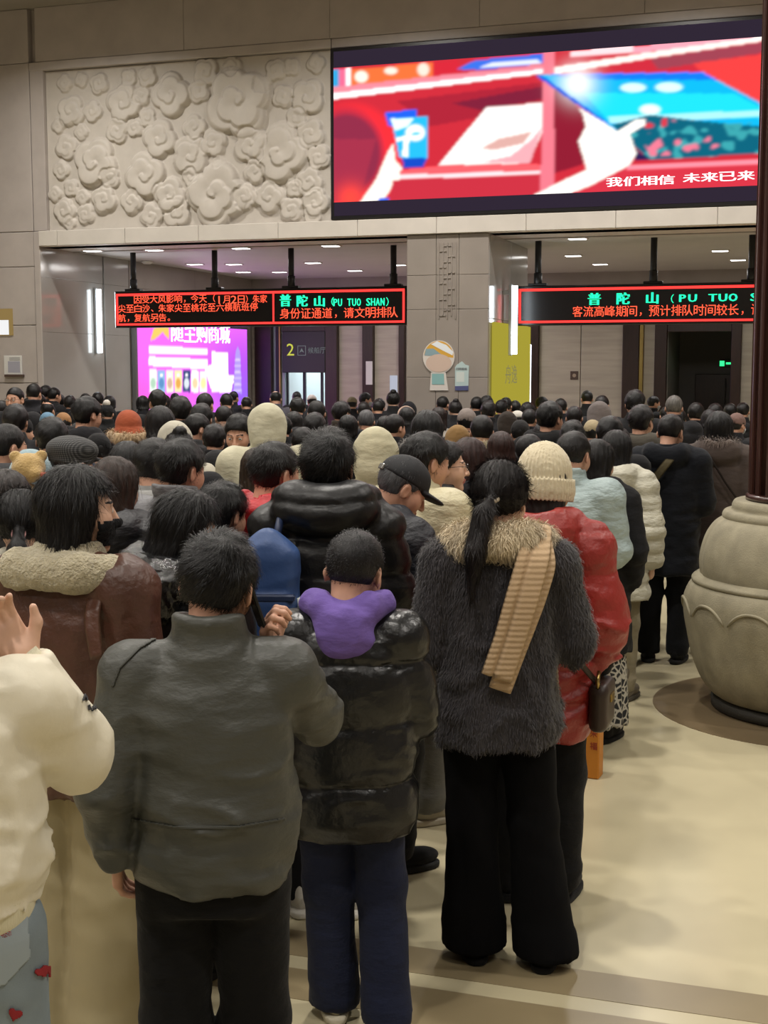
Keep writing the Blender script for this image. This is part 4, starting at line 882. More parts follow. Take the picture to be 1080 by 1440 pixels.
# ------------------------------------------------------------------ coats, trousers, shoes
TAB = {'man':   [(.80, .185, .140, 0, -.005), (.92, .195, .148, 0, 0), (1.05, .190, .145, 0, 0), (1.22, .200, .145, 0, -.005), (1.32, .195, .130, 0, -.012), (1.385, .150, .105, 0, -.016), (1.43, .095, .085, 0, -.016), (1.47, .074, .076, 0, -.012), (1.505, .070, .074, 0, -.010)],
       'woman': [(.74, .195, .145, 0, -.005), (.90, .185, .142, 0, 0), (1.06, .170, .132, 0, 0), (1.22, .180, .138, 0, -.005), (1.32, .172, .122, 0, -.012), (1.385, .132, .098, 0, -.016), (1.43, .088, .080, 0, -.016), (1.47, .070, .072, 0, -.012), (1.505, .067, .070, 0, -.010)]}
def coat_mesh(tab='man', arms='down', collar='stand', quilt=0.0, pitch=.105, fold=.007, sl=(.078, .066, .050), res=.013, seed=0, hem=None, puff=0.0, strand=0, furlen=.02, yaw=0, headpitch=0, extra=None, cuffback=.02, fsc=(8, 8, 20)):
    k = ('coat', str(tab), str(arms), collar, quilt, pitch, fold, sl, res, seed, hem, puff, strand, yaw, headpitch, getattr(extra, '__name__', None))
    if k in _cache: return _cache[k]
    T = [list(r) for r in (TAB[tab] if isinstance(tab, str) else tab)]
    if hem is not None:
        if hem < T[0][0]: T = [[hem, T[0][1]*1.06, T[0][2]*1.06, T[0][3], T[0][4]]] + T
        else:
            tz = np.array(T); row = [hem] + [float(np.interp(hem, tz[:, 0], tz[:, i])) for i in range(1, 5)]; T = [row] + [r for r in T if r[0] > hem + .01]
    T = [[r[0], r[1] + puff, r[2] + puff, r[3], r[4]] if r[0] < 1.40 else r for r in T]
    A = arms_of(arms); zb = T[0][0]
    R = rot(yaw, headpitch)
    def f(P):
        X, Y, Z = P; d = column(P, T)
        d = smax(d, f4(zb) - Z, .012)
        for (s, sh, e, w, *_) in A:
            e, w = np.array(e), np.array(w); u = (w - e)/np.linalg.norm(w - e); w2 = w - u*cuffback + u*.035
            sh2 = (sh[0]*(1 + puff*2), sh[1], sh[2] - .005)
            a = chain(P, [(sh[0]*.55, sh[1], sh[2] + .012), sh2, e], [sl[0]*.85, sl[0] + puff*.6, sl[1] + puff*.5], .03)
            g = rc(P, e, w2, sl[1] + puff*.5, sl[2] + puff*.25)
            g = smax(g, (X - f4(w2[0]))*f4(u[0]) + (Y - f4(w2[1]))*f4(u[1]) + (Z - f4(w2[2]))*f4(u[2]) - .012, .01); a = smin(a, g, .02)
            d = smin(d, a, .020)
        if collar == 'stand':
            c = column(P, [(1.40, .098, .094, 0, -.018), (1.455, .082, .084, 0, -.016), (1.525, .080, .086, 0, -.012)], 2.2); c = smax(c, Z - (1.515 - (Y - .0)*.22), .01)
            c = smax(c, -column(P, [(1.452, .066, .070, 0, -.012), (1.56, .070, .076, 0, -.010)], 2.2), .006); d = smin(d, c, .02)
        if collar in ('hood', 'furhood'):   # hood lying on the back
            h = ell(P, (0, -.125, 1.425), (.150, .082, .088)); h = smin(h, chain((np.abs(X), Y, Z), [(.085, -.11, 1.46), (.115, -.02, 1.455), (.075, .075, 1.40)], [.060, .052, .038], .03), .04)
            h = smax(h, -ell(P, (0, -.03, 1.52), (.085, .10, .075)), .02); h = smax(h, -ell(P, (0, -.115, 1.515), (.085, .045, .045)), .02); d = smin(d, h, .02)
        if collar == 'bighood':
            h = ell(P, (0, -.115, 1.450), (.158, .095, .088)); h = smin(h, chain((np.abs(X), Y, Z), [(.105, -.09, 1.47), (.135, -.0, 1.46), (.085, .085, 1.41)], [.070, .058, .045], .03), .05)
            h = smax(h, -ell(P, (0, -.02, 1.55), (.090, .105, .085)), .02); d = smin(d, h, .018)
        if collar == 'hoodup':
            q = [P[0] - NECK[0], P[1] - NECK[1], P[2] - NECK[2]]; Ri = R.T
            q = tuple(f4(Ri[i, 0])*q[0] + f4(Ri[i, 1])*q[1] + f4(Ri[i, 2])*q[2] for i in range(3)); q = (q[0], q[1] - HC[1], q[2] - HC[2])
            h = smin(ell(q, (0, -.018, .032), (.116, .128, .122)), ell(q, (0, -.07, -.05), (.10, .085, .11)), .05); h = smin(h, ell(q, (0, -.085, .085), (.06, .06, .06)), .05)
            h = smax(h, -ell(q, (0, .09, -.0), (.088, .15, .118)), .02); d = smin(d, h, .05)
        if collar == 'fur':
            h = chain((np.abs(X), Y, Z), [(.0, -.10, 1.475), (.085, -.075, 1.47), (.115, .0, 1.45), (.08, .10, 1.37)], [.062, .062, .060, .055], .03); d = smin(d, h, .01)
        if collar == 'shearling': pass
        if extra is not None: d = extra(P, d)
        return d
    def disp(p):
        o = np.zeros(len(p))
        if fold: wt = .4 + .6*np.clip((1.22 - p[:, 2])/.18, 0, 1) + .15*np.clip((np.abs(p[:, 0]) - .19)/.05, 0, 1); o += wt*(1.6*fold*folds(p, fsc, seed) - fold*.6)
        if quilt:
            zz = p[:, 2] + .012*(vnoise(p*6 + seed) - .5); s_ = np.abs(np.sin(PI*(zz - zb)/pitch)); o += quilt*1.5*(s_**.4 - .6); o += quilt*.35*(folds(p, (18, 18, 22), seed + 2) - .6)*(1 - s_)
        return o
    lo = (min([-.30] + [min(a[2][0], a[3][0]) - .14 for a in A]), min([-.26] + [min(a[2][1], a[3][1]) - .12 for a in A]), zb - .04)
    hi = (max([.30] + [max(a[2][0], a[3][0]) + .14 for a in A]), max([.22] + [max(a[2][1], a[3][1]) + .12 for a in A]), max([1.62 if collar != 'hoodup' else 1.80] + [a[3][2] + .10 for a in A]))
    V, Fq = sculpt(f, lo, hi, res, disp, .06)
    if not quilt: V = relax(V, Fq, 1)
    if strand:
        N = vnormals(V, Fq); V, Fq = join([(V, Fq), strands(V, N, strand, lambda P, n: np.tile(np.array([0, 0, -1.]), (len(P), 1)), furlen, .0030, .32, seed)])
    me = make_mesh('coat', V, Fq, []); _cache[k] = me; return me
def pants_mesh(kind='straight', legs=LEGS, res=.014, seed=0, top=1.0):
    k = ('pants', kind, str(legs), res, seed, top)
    if k in _cache: return _cache[k]
    r = {'straight': (.100, .082, .074), 'slim': (.098, .070, .058), 'wide': (.112, .108, .118), 'flare': (.105, .082, .112), 'skirt': (.1, .1, .1), 'boy': (.098, .084, .086)}[kind]
    def f(P):
        X, Y, Z = P
        if kind == 'skirt':
            d = column(P, [(.10, .215, .19, 0, 0), (.4, .20, .175, 0, 0), (.8, .17, .14, 0, 0), (top, .135, .11, 0, 0)], 2.2); return smax(d, .10 - Z, .01)
        d = column(P, [(.80, .165, .125, 0, -.008), (.90, .165, .128, 0, -.008), (top, .145, .11, 0, 0)], 2.3); d = smax(d, .80 - Z, .02)
        for l in legs:
            a, b, c = [np.array(v, float) for v in l]; bt = c[2] - (.045 if kind in ('wide', 'flare', 'boy') else .025); u = (c - b)/np.linalg.norm(c - b)
            g = chain(P, [a, b, c + u*.05], [r[0], r[1], r[2]], .03); g = smax(g, f4(bt) - Z, .012); d = smin(d, g, .025)
        return d
    def disp(p):
        w = np.clip(1.2 - np.abs(p[:, 2] - .12)*5, .25, 1) + .5*np.clip(1 - np.abs(p[:, 2] - .47)*7, 0, 1)
        if kind == 'skirt':
            a = np.arctan2(p[:, 0], p[:, 1]); return .010*np.cos(a*16 + 3*vnoise(p*4))*np.clip((.95 - p[:, 2]), 0, 1)
        return .010*w*(folds(p, (8, 8, 15), seed + 5) - .5) + .004*(vnoise(p*np.array([20, 20, 3], f4)) - .5)
    xs = [v[0] for l in legs for v in l]; ys = [v[1] for l in legs for v in l]
    V, Fq = sculpt(f, (min(xs + [-.2]) - .15, min(ys) - .22, .0), (max(xs + [.2]) + .15, max(ys) + .22, top + .03), res, disp)
    V = relax(V, Fq, 1); me = make_mesh('trousers', V, Fq, []); _cache[k] = me; return me
def shoe_meshes(kind='sneaker', res=.007):
    """upper and sole; ankle over the origin, toe towards +y"""
    k = ('shoe', kind, res)
    if k in _cache: return _cache[k]
    def up(P):
        d = smin(ell(P, (0, .085, .050), (.046, .105, .042)), ell(P, (0, -.025, .065), (.038, .060, .060)), .04); d = smin(d, rc(P, (0, -.02, .06), (0, -.03, .125 if kind != 'boot' else .2), .040, .040), .02)
        d = smax(d, .022 - P[2], .006); d = smax(d, -rc(P, (0, -.02, .11), (0, -.03, .24), .030, .031), .006)
        return smin(d, chain(P, [(-.02, .035, .100), (.02, .055, .098), (-.02, .075, .090), (.02, .095, .082)], [.005]*4, .004), .004) if kind == 'sneaker' else d
    def so(P):
        q = (P[0], P[1] - .045, P[2]); k_ = (np.abs(q[0]/.051)**2.6 + np.abs(q[1]/.148)**2.6)**(1/2.6); d = (k_ - 1)*.051
        return smax(d, np.abs(P[2] - .014) - .014, .006)
    a = sculpt(up, (-.07, -.12, .0), (.07, .21, .26), res); b = sculpt(so, (-.07, -.13, -.012), (.07, .22, .05), res)
    r = (make_mesh('shoe', relax(*a, 1), a[1], []), make_mesh('sole', b[0], b[1], [])); _cache[k] = r; return r
# ------------------------------------------------------------------ people
from mathutils.bvhtree import BVHTree
HAIR_B = hairmat('0d0c0d'); PEOPLE = []
def away(px): return YAW - math.atan((px - IW/2)/1866.0)
def hmat(spec):
    if isinstance(spec, bpy.types.Material): return spec
    return cloth(spec)
def set_head(o, yaw, pitch, roll, hs=1.0):
    o.scale = (hs,)*3; o.location = Vector(NECK.tolist()); o.rotation_euler = Matrix(rot(yaw, pitch, roll).tolist()).to_euler(); return o
def place(px, D, turn=0):
    p = at_d(px, 560, D); return Vector((p.x, p.y, 0)), away(px) + math.radians(turn)
def person(px, D, h, label, turn=0, fem=False, arms='down', legs=LEGS, head=(0, 0, 0), hair=('short', '0d0c0d', 0), hat=None, coat=None, pants=('straight', '15151a'), shoes=('sneaker', '1c1c1e', '2a2a2a'), res=.009, hres=.0075, pos=None, group=None, seed=0, tail=(0, 0), shoe_turn=None, hairres=.008, hs=1.0, face=False):
    if not face and res < .0065: res = .0072
    if D > 4.9:
        if hair and len(hair) > 2: hair = (hair[0], hair[1], int(hair[2]*.5))
        hairres = max(hairres, .009); hres = max(hres, .008)
        coat = dict(coat); coat['res'] = coat.get('res', .013)*(1.35 if D > 5.6 else 1.2)
    if pos is None: p, rz = place(px, D, turn)
    else: p, rz = Vector((pos[0], pos[1], 0)), away(px) + math.radians(turn)
    r = empty('person', p, rz, h/1.70); tag(r, label, 'person', group); r['_px'] = px; r['_D'] = D
    R = {'root': r}
    R['body'] = obj('body', body_mesh(arms, legs, *head, fem, res, hres, 1.0, hs), r)
    c = dict(coat or {}); cm = c.pop('m'); nm = c.pop('name', 'jacket')
    R['coat'] = obj(nm, coat_mesh(arms=arms, yaw=head[0] if c.get('collar') == 'hoodup' else 0, headpitch=head[1] if c.get('collar') == 'hoodup' else 0, **c), r, hmat(cm))
    if hair and c.get('collar') != 'hoodup' or (hair and hair[0] == 'force'):
        o = obj('hair', hair_mesh(hair[0], hairres, hair[2] if len(hair) > 2 else 0, 1 + seed, tail), r, hairmat(hair[1])); R['hair'] = set_head(o, *head, hs)
    if hat: o = obj(hat[2] if len(hat) > 2 else 'hat', hat_mesh(hat[0], .0065 if res < .008 else .009), r, hmat(hat[1])); R['hat'] = set_head(o, *head)
    if pants: R['pants'] = obj('skirt' if pants[0] == 'skirt' else 'trousers', pants_mesh(pants[0], legs, .012 if res < .008 else .018, top=pants[2] if len(pants) > 2 else 1.0), r, hmat(pants[1]))
    if shoes:
        up, so = shoe_meshes(shoes[0] if shoes[0] != 'boot' else 'boot', .007 if res < .008 else .012)
        for i, l in enumerate(legs):
            a = l[2]; s_ = obj('shoe', up, r, hmat(shoes[1])); s_.location = (a[0], a[1] - .0, max(0.012, a[2] - .085 + .012) - .0105); s_.rotation_euler = (0, 0, math.radians((-8, 8)[i] if shoe_turn is None else shoe_turn[i]))
            obj('sole', so, s_, hmat(shoes[2])); R['shoe%d' % i] = s_
    PEOPLE.append(r); return R
def world(R, p): 
    r = R['root']; M = Matrix.Translation(r.location) @ Matrix.Rotation(r.rotation_euler.z, 4, 'Z') @ Matrix.Scale(r.scale[0], 4); return M @ Vector(p)
def wmat(R):
    r = R['root']; return Matrix.Translation(r.location) @ Matrix.Rotation(r.rotation_euler.z, 4, 'Z') @ Matrix.Scale(r.scale[0], 4)
def hatpart(R, me, name, m, head, label=None):
    o = obj(name, me, R['root'], m, label=label); return set_head(o, *head)
def part(R, name, vf, m, parent=None, label=None):
    return obj(name, make_mesh(name, vf[0], vf[1], []), parent or R['root'], m, label=label)
# surface decals: a px outline cast on the real surface of a garment, as a thin piece of its own
def bvh(o, R):
    M = wmat(R); return BVHTree.FromPolygons([M @ v.co for v in o.data.vertices], [list(p.vertices) for p in o.data.polygons])
def appliques(R, host, items):
    T = bvh(R[host], R); Mi = wmat(R).inverted(); org = Vector((0, 0, CAM_H))
    for (name, poly, m, step, off, label) in items:
        xs = [p[0] for p in poly]; ys = [p[1] for p in poly]; nx = max(2, int((max(xs) - min(xs))/step)); ny = max(2, int((max(ys) - min(ys))/step))
        gx = np.linspace(min(xs), max(xs), nx + 1); gy = np.linspace(min(ys), max(ys), ny + 1); V = []; ids = {}; Fc = []
        def vid(i, j):
            if (i, j) not in ids:
                h = T.ray_cast(org, ray(gx[i], gy[j]))
                if h[0] is None: ids[(i, j)] = None
                else:
                    n = h[1]
                    if n.dot(ray(gx[i], gy[j])) > 0: n = -n
                    ids[(i, j)] = len(V); V.append(Mi @ (h[0] + n*off))
            return ids[(i, j)]
        for i in range(nx):
            for j in range(ny):
                if inpoly(poly, np.array([(gx[i] + gx[i+1])/2]), np.array([(gy[j] + gy[j+1])/2]))[0]:
                    q = [vid(i, j), vid(i, j+1), vid(i+1, j+1), vid(i+1, j)]
                    if None not in q and max((V[a] - V[b]).length for a in q for b in q) < .06: Fc.append(q)
        if Fc:
            o = obj(name, make_mesh(name, [tuple(v) for v in V], Fc, []), R[host], m, label=label); sm = o.modifiers.new('thickness', 'SOLIDIFY'); sm.thickness = .003; sm.offset = 1
def ribbon(path, width, normal, thick=.012, rib=0.0, ribn=60, sub=24, crease=0.0):
    """flat knitted or woven strip along a path; normals given per point"""
    P = np.array(path, float); Nn = np.array(normal, float); w = np.array(width, float); t = np.linspace(0, len(P) - 1, ribn)
    ip = lambda A: np.stack([np.interp(t, np.arange(len(P)), A[:, i]) for i in range(3)], 1)
    p = ip(P); n = ip(Nn); n /= np.linalg.norm(n, axis=1, keepdims=True); ww = np.interp(t, np.arange(len(P)), w)
    for _ in range(6): p[1:-1] = (p[:-2] + 2*p[1:-1] + p[2:])/4
    d = np.gradient(p, axis=0); d /= np.linalg.norm(d, axis=1, keepdims=True); s = np.cross(d, n); s /= np.linalg.norm(s, axis=1, keepdims=True); n = np.cross(s, d)
    u = np.linspace(-1, 1, sub); V = []
    for sg in (1, -1):
        for j in range(ribn):
            e = np.sqrt(np.clip(1 - np.abs(u)**6, 0, 1)); hgt = sg*thick/2*e + rib*(1 if j % 2 else -1)*e*(sg > 0) - crease*np.exp(-((u - .25)/.12)**2)*e
            V.append(p[j][None] + s[j][None]*(u*ww[j]/2)[:, None] + n[j][None]*hgt[:, None])
    V = np.concatenate(V); ii = np.arange(ribn*sub).reshape(ribn, sub); o = ribn*sub
    a = np.stack([ii[:-1, :-1], ii[1:, :-1], ii[1:, 1:], ii[:-1, 1:]], -1).reshape(-1, 4); b = a[:, ::-1] + o
    ed = []
    for j in range(ribn - 1): ed += [[ii[j, 0], ii[j, 0] + o, ii[j+1, 0] + o, ii[j+1, 0]], [ii[j, -1], ii[j+1, -1], ii[j+1, -1] + o, ii[j, -1] + o]]
    for k in range(sub - 1): ed += [[ii[0, k], ii[0, k+1], ii[0, k+1] + o, ii[0, k] + o], [ii[-1, k], ii[-1, k] + o, ii[-1, k+1] + o, ii[-1, k+1]]]
    return V.astype(f4), np.concatenate([a, b, np.array(ed)])
def held_phone(p, R3, label, screen=True):
    o = empty('phone', p); o.rotation_mode = 'QUATERNION'; o.rotation_quaternion = R3.to_quaternion()
    MB().bbox((-.037, -.004, -.079), (.037, .004, .079), .004).build('case', mat('phone_black', '0c0c0e', .3), o)
    if screen: MB().bbox((-.034, -.0052, -.074), (.034, -.0040, .074), .0005).build('screen', emis('phone_glow', 'b8bcc4', .7), o)
    else: MB().bbox((-.034, -.0052, -.074), (.034, -.0040, .074), .0005).build('screen', mat('phone_glass', '08080a', .1), o)
    MB().bbox((.010, .0035, .045), (.032, .0065, .072), .002).build('camera_bump', mat('phone_bump', '202024', .2), o)
    tag(o, label, 'phone'); return o
def fur(vf, n, ln, seed=0, flow=None, lift=.8, width=.004):
    V, Fq = vf; N = vnormals(V, Fq); fl_ = flow or (lambda P, nn: np.tile(np.array([0, -.2, -1.]), (len(P), 1)))
    return join([(V, Fq), strands(V, N, n, fl_, ln, width, lift, seed)])
GLOSS = mat('glossy_black_nylon', '0c0c0e', .22, bump=(45, .55, .010), spec=.6)
BLK_P = mat('black_puffer', '0b0b0d', .40, bump=(40, .4, .006), spec=.45)
CREAM_KNIT = mat('cream_knit', 'c9bda0', .9, bump=(160, .5, .004), sheen=.3)
WHITE_N = mat('white_nylon', 'd6cfba', .55, bump=(22, .25, .01), noise=(4, .04))
# 1 ---- raised arm in white, at the left edge
fine = dict(res=.0055, hres=.0036)
A1 = (((.262, .10, 1.235), (.172, .07, 1.43), 'relaxed', 60, -6), ((-.225, .02, 1.11), (-.085, .22, 1.17), 'hold'))
P1 = person(-112, 2.62, 1.68, 'person in a white jacket and heart-patterned jeans with one hand raised, at left edge', turn=-6, fem=True, arms=A1, head=(10, 5, 0), hair=('lob', '0d0c0d', 1500), hairres=.007,
   coat=dict(tab=[(.985, .178, .142, 0, 0), (1.01, .200, .158, 0, 0), (1.05, .205, .160, 0, 0), (1.12, .200, .155, 0, 0), (1.24, .200, .150, 0, 0), (1.33, .19, .130, 0, -.01), (1.385, .14, .105, 0, -.016), (1.43, .09, .085, 0, -.016), (1.505, .072, .074, 0, -.01)], collar='stand', fold=.012, sl=(.082, .078, .058), res=.009, seed=3, m=WHITE_N, cuffback=.045, fsc=(9, 9, 16)), pants=('wide', mat('light_denim', '7d8a92', .8, noise=(5, .18), bump=(300, .3, .002))), shoes=('sneaker', 'c8c4b8', 'd0ccc0'), **fine)
u_ = (Vector(A1[0][1]) - Vector(A1[0][0])).normalized(); w_ = Vector(A1[0][1])
CUFF = mat('ribbed_cuff', 'cfc9ae', .85, bump=(90, .6, .004), stretch=(4, 4, .3))
obj('cuff', MB().tube([w_ - u_*.045, w_ - u_*.02, w_ + u_*.005, w_ + u_*.022], [.046, .041, .039, .036], 24).mesh('cuff', CUFF, True), P1['root'])
obj('hem_band', make_mesh('hem_band', *sculpt(lambda P: smax(column(P, [(.925, .176, .140, 0, 0), (.96, .184, .147, 0, 0), (1.01, .188, .150, 0, 0)]), .93 - P[2], .02), (-.25, -.22, .89), (.25, .22, 1.04), .009, lambda p: .003*(vnoise(p*9) - .5)), []), P1['root'], CUFF)
RED_H = mat('red_heart', '8e1a22', .8, bump=(200, .4, .003)); DEN = mat('light_denim_seam', '8f9aa0', .8); INK = mat('black_print', '17171a', .7)
def heart(cx, cy, s, a=0):
    o = []
    for k in range(24):
        t = 2*PI*k/24; x = 16*math.sin(t)**3/17; y = -(13*math.cos(t) - 5*math.cos(2*t) - 2*math.cos(3*t) - math.cos(4*t))/17
        o.append((cx + s*(x*math.cos(a) - y*math.sin(a)), cy + s*(x*math.sin(a) + y*math.cos(a))))
    return o
appliques(P1, 'pants', [('red_heart', heart(5, 1312, 9, .5), RED_H, 1.5, .003, None), ('red_heart', heart(77, 1313, 9, .2), RED_H, 1.5, .003, None), ('red_heart', heart(57, 1366, 10, -.5), RED_H, 1.5, .003, None), ('red_heart', heart(70, 1366, 9, .4), RED_H, 1.5, .003, None), ('red_heart', heart(87, 1398, 9, 0), RED_H, 1.5, .003, None), ('red_heart', heart(20, 1425, 10, .3), RED_H, 1.5, .003, None),
  ('pocket', [(-60, 1268), (33, 1250), (40, 1345), (5, 1384), (-50, 1392)], DEN, 1.6, .003, None), ('side_seam', [(57, 1225), (60, 1225), (76, 1330), (84, 1440), (80, 1440), (71, 1330)], DEN, 1.4, .002, None)])
appliques(P1, 'coat', [('sleeve_print', [(114, 986), (117, 977), (119, 977), (122, 986), (120, 986), (119, 983), (117, 983), (116, 986)], INK, .8, .002, None), ('sleeve_print', [(122, 992), (124, 992), (126, 999), (123, 999)], INK, .8, .002, None), ('sleeve_print', [(127, 1000), (128.5, 992), (130, 998), (132, 991), (134.5, 998), (133, 999), (132, 995), (130.5, 1000), (129, 996), (128.5, 1001)], INK, .7, .002, None), ('sleeve_print', [(136, 990), (138, 990), (140, 997), (138, 998)], INK, .8, .002, None)])
# 2 ---- brown jacket with the fleece collar
def p2x(P, d): return d
H2 = (-36, 2, 0)
P2 = person(98, 3.86, 1.70, 'woman in a brown leather jacket with cream fleece collar and black face mask', face=True, turn=-38, fem=True, arms='down', head=H2, hair=('lob', '0f0d0d', 7000), hairres=.006, res=.005, hres=.006,
   coat=dict(tab=[(.80, .20, .165, 0, 0), (.88, .215, .172, 0, 0), (1.0, .212, .168, 0, 0), (1.15, .21, .165, 0, 0), (1.28, .205, .15, 0, -.008), (1.36, .17, .12, 0, -.014), (1.42, .10, .09, 0, -.016), (1.48, .072, .076, 0, -.012)], collar='none', fold=.014, sl=(.098, .080, .060), res=.011, seed=9, m=mat('brown_leather', '4a2c20', .42, noise=(6, .22), bump=(14, .5, .03)), fsc=(12, 12, 6)), pants=('wide', mat('beige_cloth', '9d9170', .85, noise=(5, .06), bump=(300, .2, .002))), shoes=('sneaker', 'b8b09c', 'c0b8a0'))
vf = sculpt(lambda P: smin(chain((np.abs(P[0]), P[1], P[2]), [(0, -.135, 1.43), (.10, -.115, 1.43), (.165, -.04, 1.415), (.165, .05, 1.375), (.11, .14, 1.29)], [.052, .054, .054, .05, .035], .03), smax(column(P, [(1.40, .15, .135, 0, -.03), (1.46, .10, .10, 0, -.02), (1.505, .085, .09, 0, -.02)]), -column(P, [(1.3, .07, .075, 0, -.01), (1.6, .072, .08, 0, -.01)]), .01), .03), (-.26, -.24, 1.22), (.26, .24, 1.55), .0065, lambda p: .007*(vnoise(p*60) + .8*vnoise(p*120) - .9))
part(P2, 'fleece_collar', (vf[0], vf[1]), mat('cream_fleece', 'bdb294', .95, bump=(130, 1.0, .02), noise=(60, .12), sheen=.3), P2['coat'])
vm = sculpt(lambda P: smax(smax(head_sdf(P, True) - .006, -(head_sdf(P, True) - .002), .002), np.maximum(np.maximum(HC[2] - .095 - P[2], P[2] - HC[2] + .012), .062 + HC[1] - P[1] - .03), .003), (-.10, -.02, -.02), (.10, .17, .13), .005)
hatpart(P2, make_mesh('face_mask', vm[0], vm[1], []), 'face_mask', cloth('101114'), H2, 'black cloth mask')
obj('button', MB().lathe([(.001, 0), (.011, 0), (.012, .004), (.001, .006)], 12).mesh('button', GOLD, True), P2['coat']).location = (.205, -.155, 1.22)
def strap_tab(x0, x1): return ribbon([(x0, -.10, 1.385), (x0 + .02, -.15, 1.31), (x1, -.168, 1.21)], [.05, .05, .045], [(0, -.6, .8), (.1, -.9, .3), (.1, -1, 0)], .008, 0, 14, 8)
part(P2, 'shoulder_tab', strap_tab(.15, .20), mat('brown_leather', '4a2c20', .42), P2['coat'])
# 3 ---- man on the phone in the grey jacket
A3 = (((.262, .155, 1.215), (.150, .085, 1.405), 'phone', 25, 22), ((-.245, -.075, 1.12), (-.228, -.02, .950), 'relaxed', 0, -6))
H3 = (-14, 12, 6)
JG = mat('grey_green_nylon', '42433e', .46, noise=(5, .07), bump=(9, .28, .04), spec=.4, stretch=(1, 1, 2.0))
P3 = person(290, 2.98, 1.615, 'man in a dark grey jacket holding a phone to his ear', turn=-2, arms=A3, head=H3, hair=('messy', '0d0c0d', 9000), hairres=.006,
   coat=dict(tab=[(.875, .168, .150, .0, 0), (.91, .180, .162, 0, 0), (.97, .186, .170, .008, 0), (1.06, .190, .170, .010, 0), (1.18, .190, .160, .006, 0), (1.28, .195, .15, 0, -.008), (1.345, .185, .128, 0, -.014), (1.395, .135, .105, 0, -.018), (1.43, .098, .092, 0, -.018), (1.47, .080, .082, 0, -.014), (1.505, .076, .080, 0, -.012)], collar='stand', fold=.012, sl=(.082, .066, .052), res=.0085, seed=21, m=JG, fsc=(7, 7, 15), cuffback=.035), pants=('straight', cloth('0b0b0c', .95)), shoes=('sneaker', '141414', '1c1c1c'), **fine)
M3 = wmat(P3); w3 = Vector((.112, .045, 1.545))
held_phone(M3 @ (w3 + Vector((-.008, 0, 0))), (Matrix.Rotation(P3['root'].rotation_euler.z, 3, 'Z') @ Matrix.Rotation(math.radians(-78), 3, 'Z') @ Matrix.Rotation(math.radians(18), 3, 'X')), 'black phone held at the ear of the man in the grey jacket', False)
appliques(P3, 'coat', [('shoulder_seam', [(237, 886), (239, 888), (196, 914), (170, 940), (160, 966), (157, 965), (167, 938), (194, 911)], mat('grey_seam', '34352f', .6), 1.5, .001, None), ('hem_seam', [(184, 1150), (250, 1162), (330, 1162), (400, 1150), (400, 1153), (330, 1166), (250, 1166), (184, 1154)], mat('grey_seam', '34352f', .6), 1.1, .001, None)])
# 4 ---- boy with the purple hood
H4 = (-12, 14, 5)
L4 = (((.092, 0, .90), (.115, .02, .49), (.135, -.06, .085)), ((-.092, 0, .90), (-.075, .03, .49), (-.055, .05, .085)))
P4 = person(503, 3.86, 1.485, 'boy in a black puffer coat with purple hood and navy trousers', turn=-4, arms='phone', legs=L4, head=H4, hair=('buzz', '141214', 9000), hairres=.005, hs=1.13, pos=tuple(at_d(488, 560, 3.86))[:2],
   coat=dict(tab=[(.69, .205, .150, 0, 0), (.76, .232, .175, 0, 0), (.86, .228, .178, 0, 0), (1.0, .222, .172, 0, 0), (1.16, .225, .172, 0, 0), (1.27, .225, .16, 0, -.008), (1.335, .20, .14, 0, -.014), (1.385, .15, .115, 0, -.018), (1.425, .08, .08, 0, -.016)], collar='none', quilt=.016, pitch=.205, fold=.005, sl=(.092, .082, .06), res=.0095, seed=31, m=mat('boy_black_puffer', '0c0d0e', .30, bump=(30, .4, .008), spec=.5), name='coat'), pants=('boy', cloth('1b2138')), shoes=('sneaker', 'b5ad96', 'c9c2ac'), res=.0055, hres=.006, shoe_turn=(-12, 10))
vf = sculpt(lambda P: smax(smin(chain((np.abs(P[0]), P[1], P[2]), [(0, -.10, 1.42), (.075, -.075, 1.462), (.115, -.01, 1.465), (.09, .07, 1.42)], [.075, .042, .034, .03], .05), ell(P, (0, -.125, 1.375), (.095, .055, .085)), .05), -smin(ell(P, (0, .012, 1.525), (.080, .090, .080)), ell(P, (0, -.065, 1.515), (.06, .035, .035)), .03), .012), (-.2, -.24, 1.25), (.2, .16, 1.56), .007, lambda p: .009*(folds(p, (9, 9, 12), 4) - .5))
part(P4, 'hood', (relax(*vf, 1) + np.array([0, .004, .026], f4), vf[1]), cloth('6a559c'), P4['coat'], 'purple fabric hood')
# 5 ---- woman in the fur coat
H5 = (-16, 10, -3)
L5 = (((.092, 0, .90), (.125, .0, .49), (.165, -.05, .085)), ((-.092, 0, .90), (-.085, .01, .49), (-.075, .0, .085)))
A5 = (((.248, .03, 1.105), (.13, .22, 1.10), 'hold'), ((-.225, .0, 1.10), (-.13, .2, 1.12), 'hold'))
FURM = mat('dark_grey_fur', '343134', .9, noise=(7, .28), sheen=.35)
P5 = person(704, 4.33, 1.675, 'woman in a dark fur coat with ponytail and knitted beige scarf', turn=2, fem=True, arms=A5, legs=L5, head=H5, hair=('pony', '171212', 9000), hairres=.0055, tail=(-.05, .0),
   coat=dict(tab=[(.775, .205, .165, 0, 0), (.85, .206, .168, 0, 0), (1.0, .195, .158, 0, 0), (1.15, .188, .148, 0, 0), (1.28, .188, .138, 0, -.008), (1.36, .165, .12, 0, -.014), (1.42, .10, .09, 0, -.016), (1.49, .072, .076, 0, -.012)], collar='none', fold=.010, sl=(.085, .078, .068), res=.0115, seed=41, m=FURM, strand=56000, furlen=.018, name='fur_coat', fsc=(9, 9, 9)), pants=('flare', mat('black_velvet', '08080a', .95, spec=.15, bump=(200, .2, .002))), shoes=('boot', '101012', '0c0c0c'), res=.0055, hres=.006)
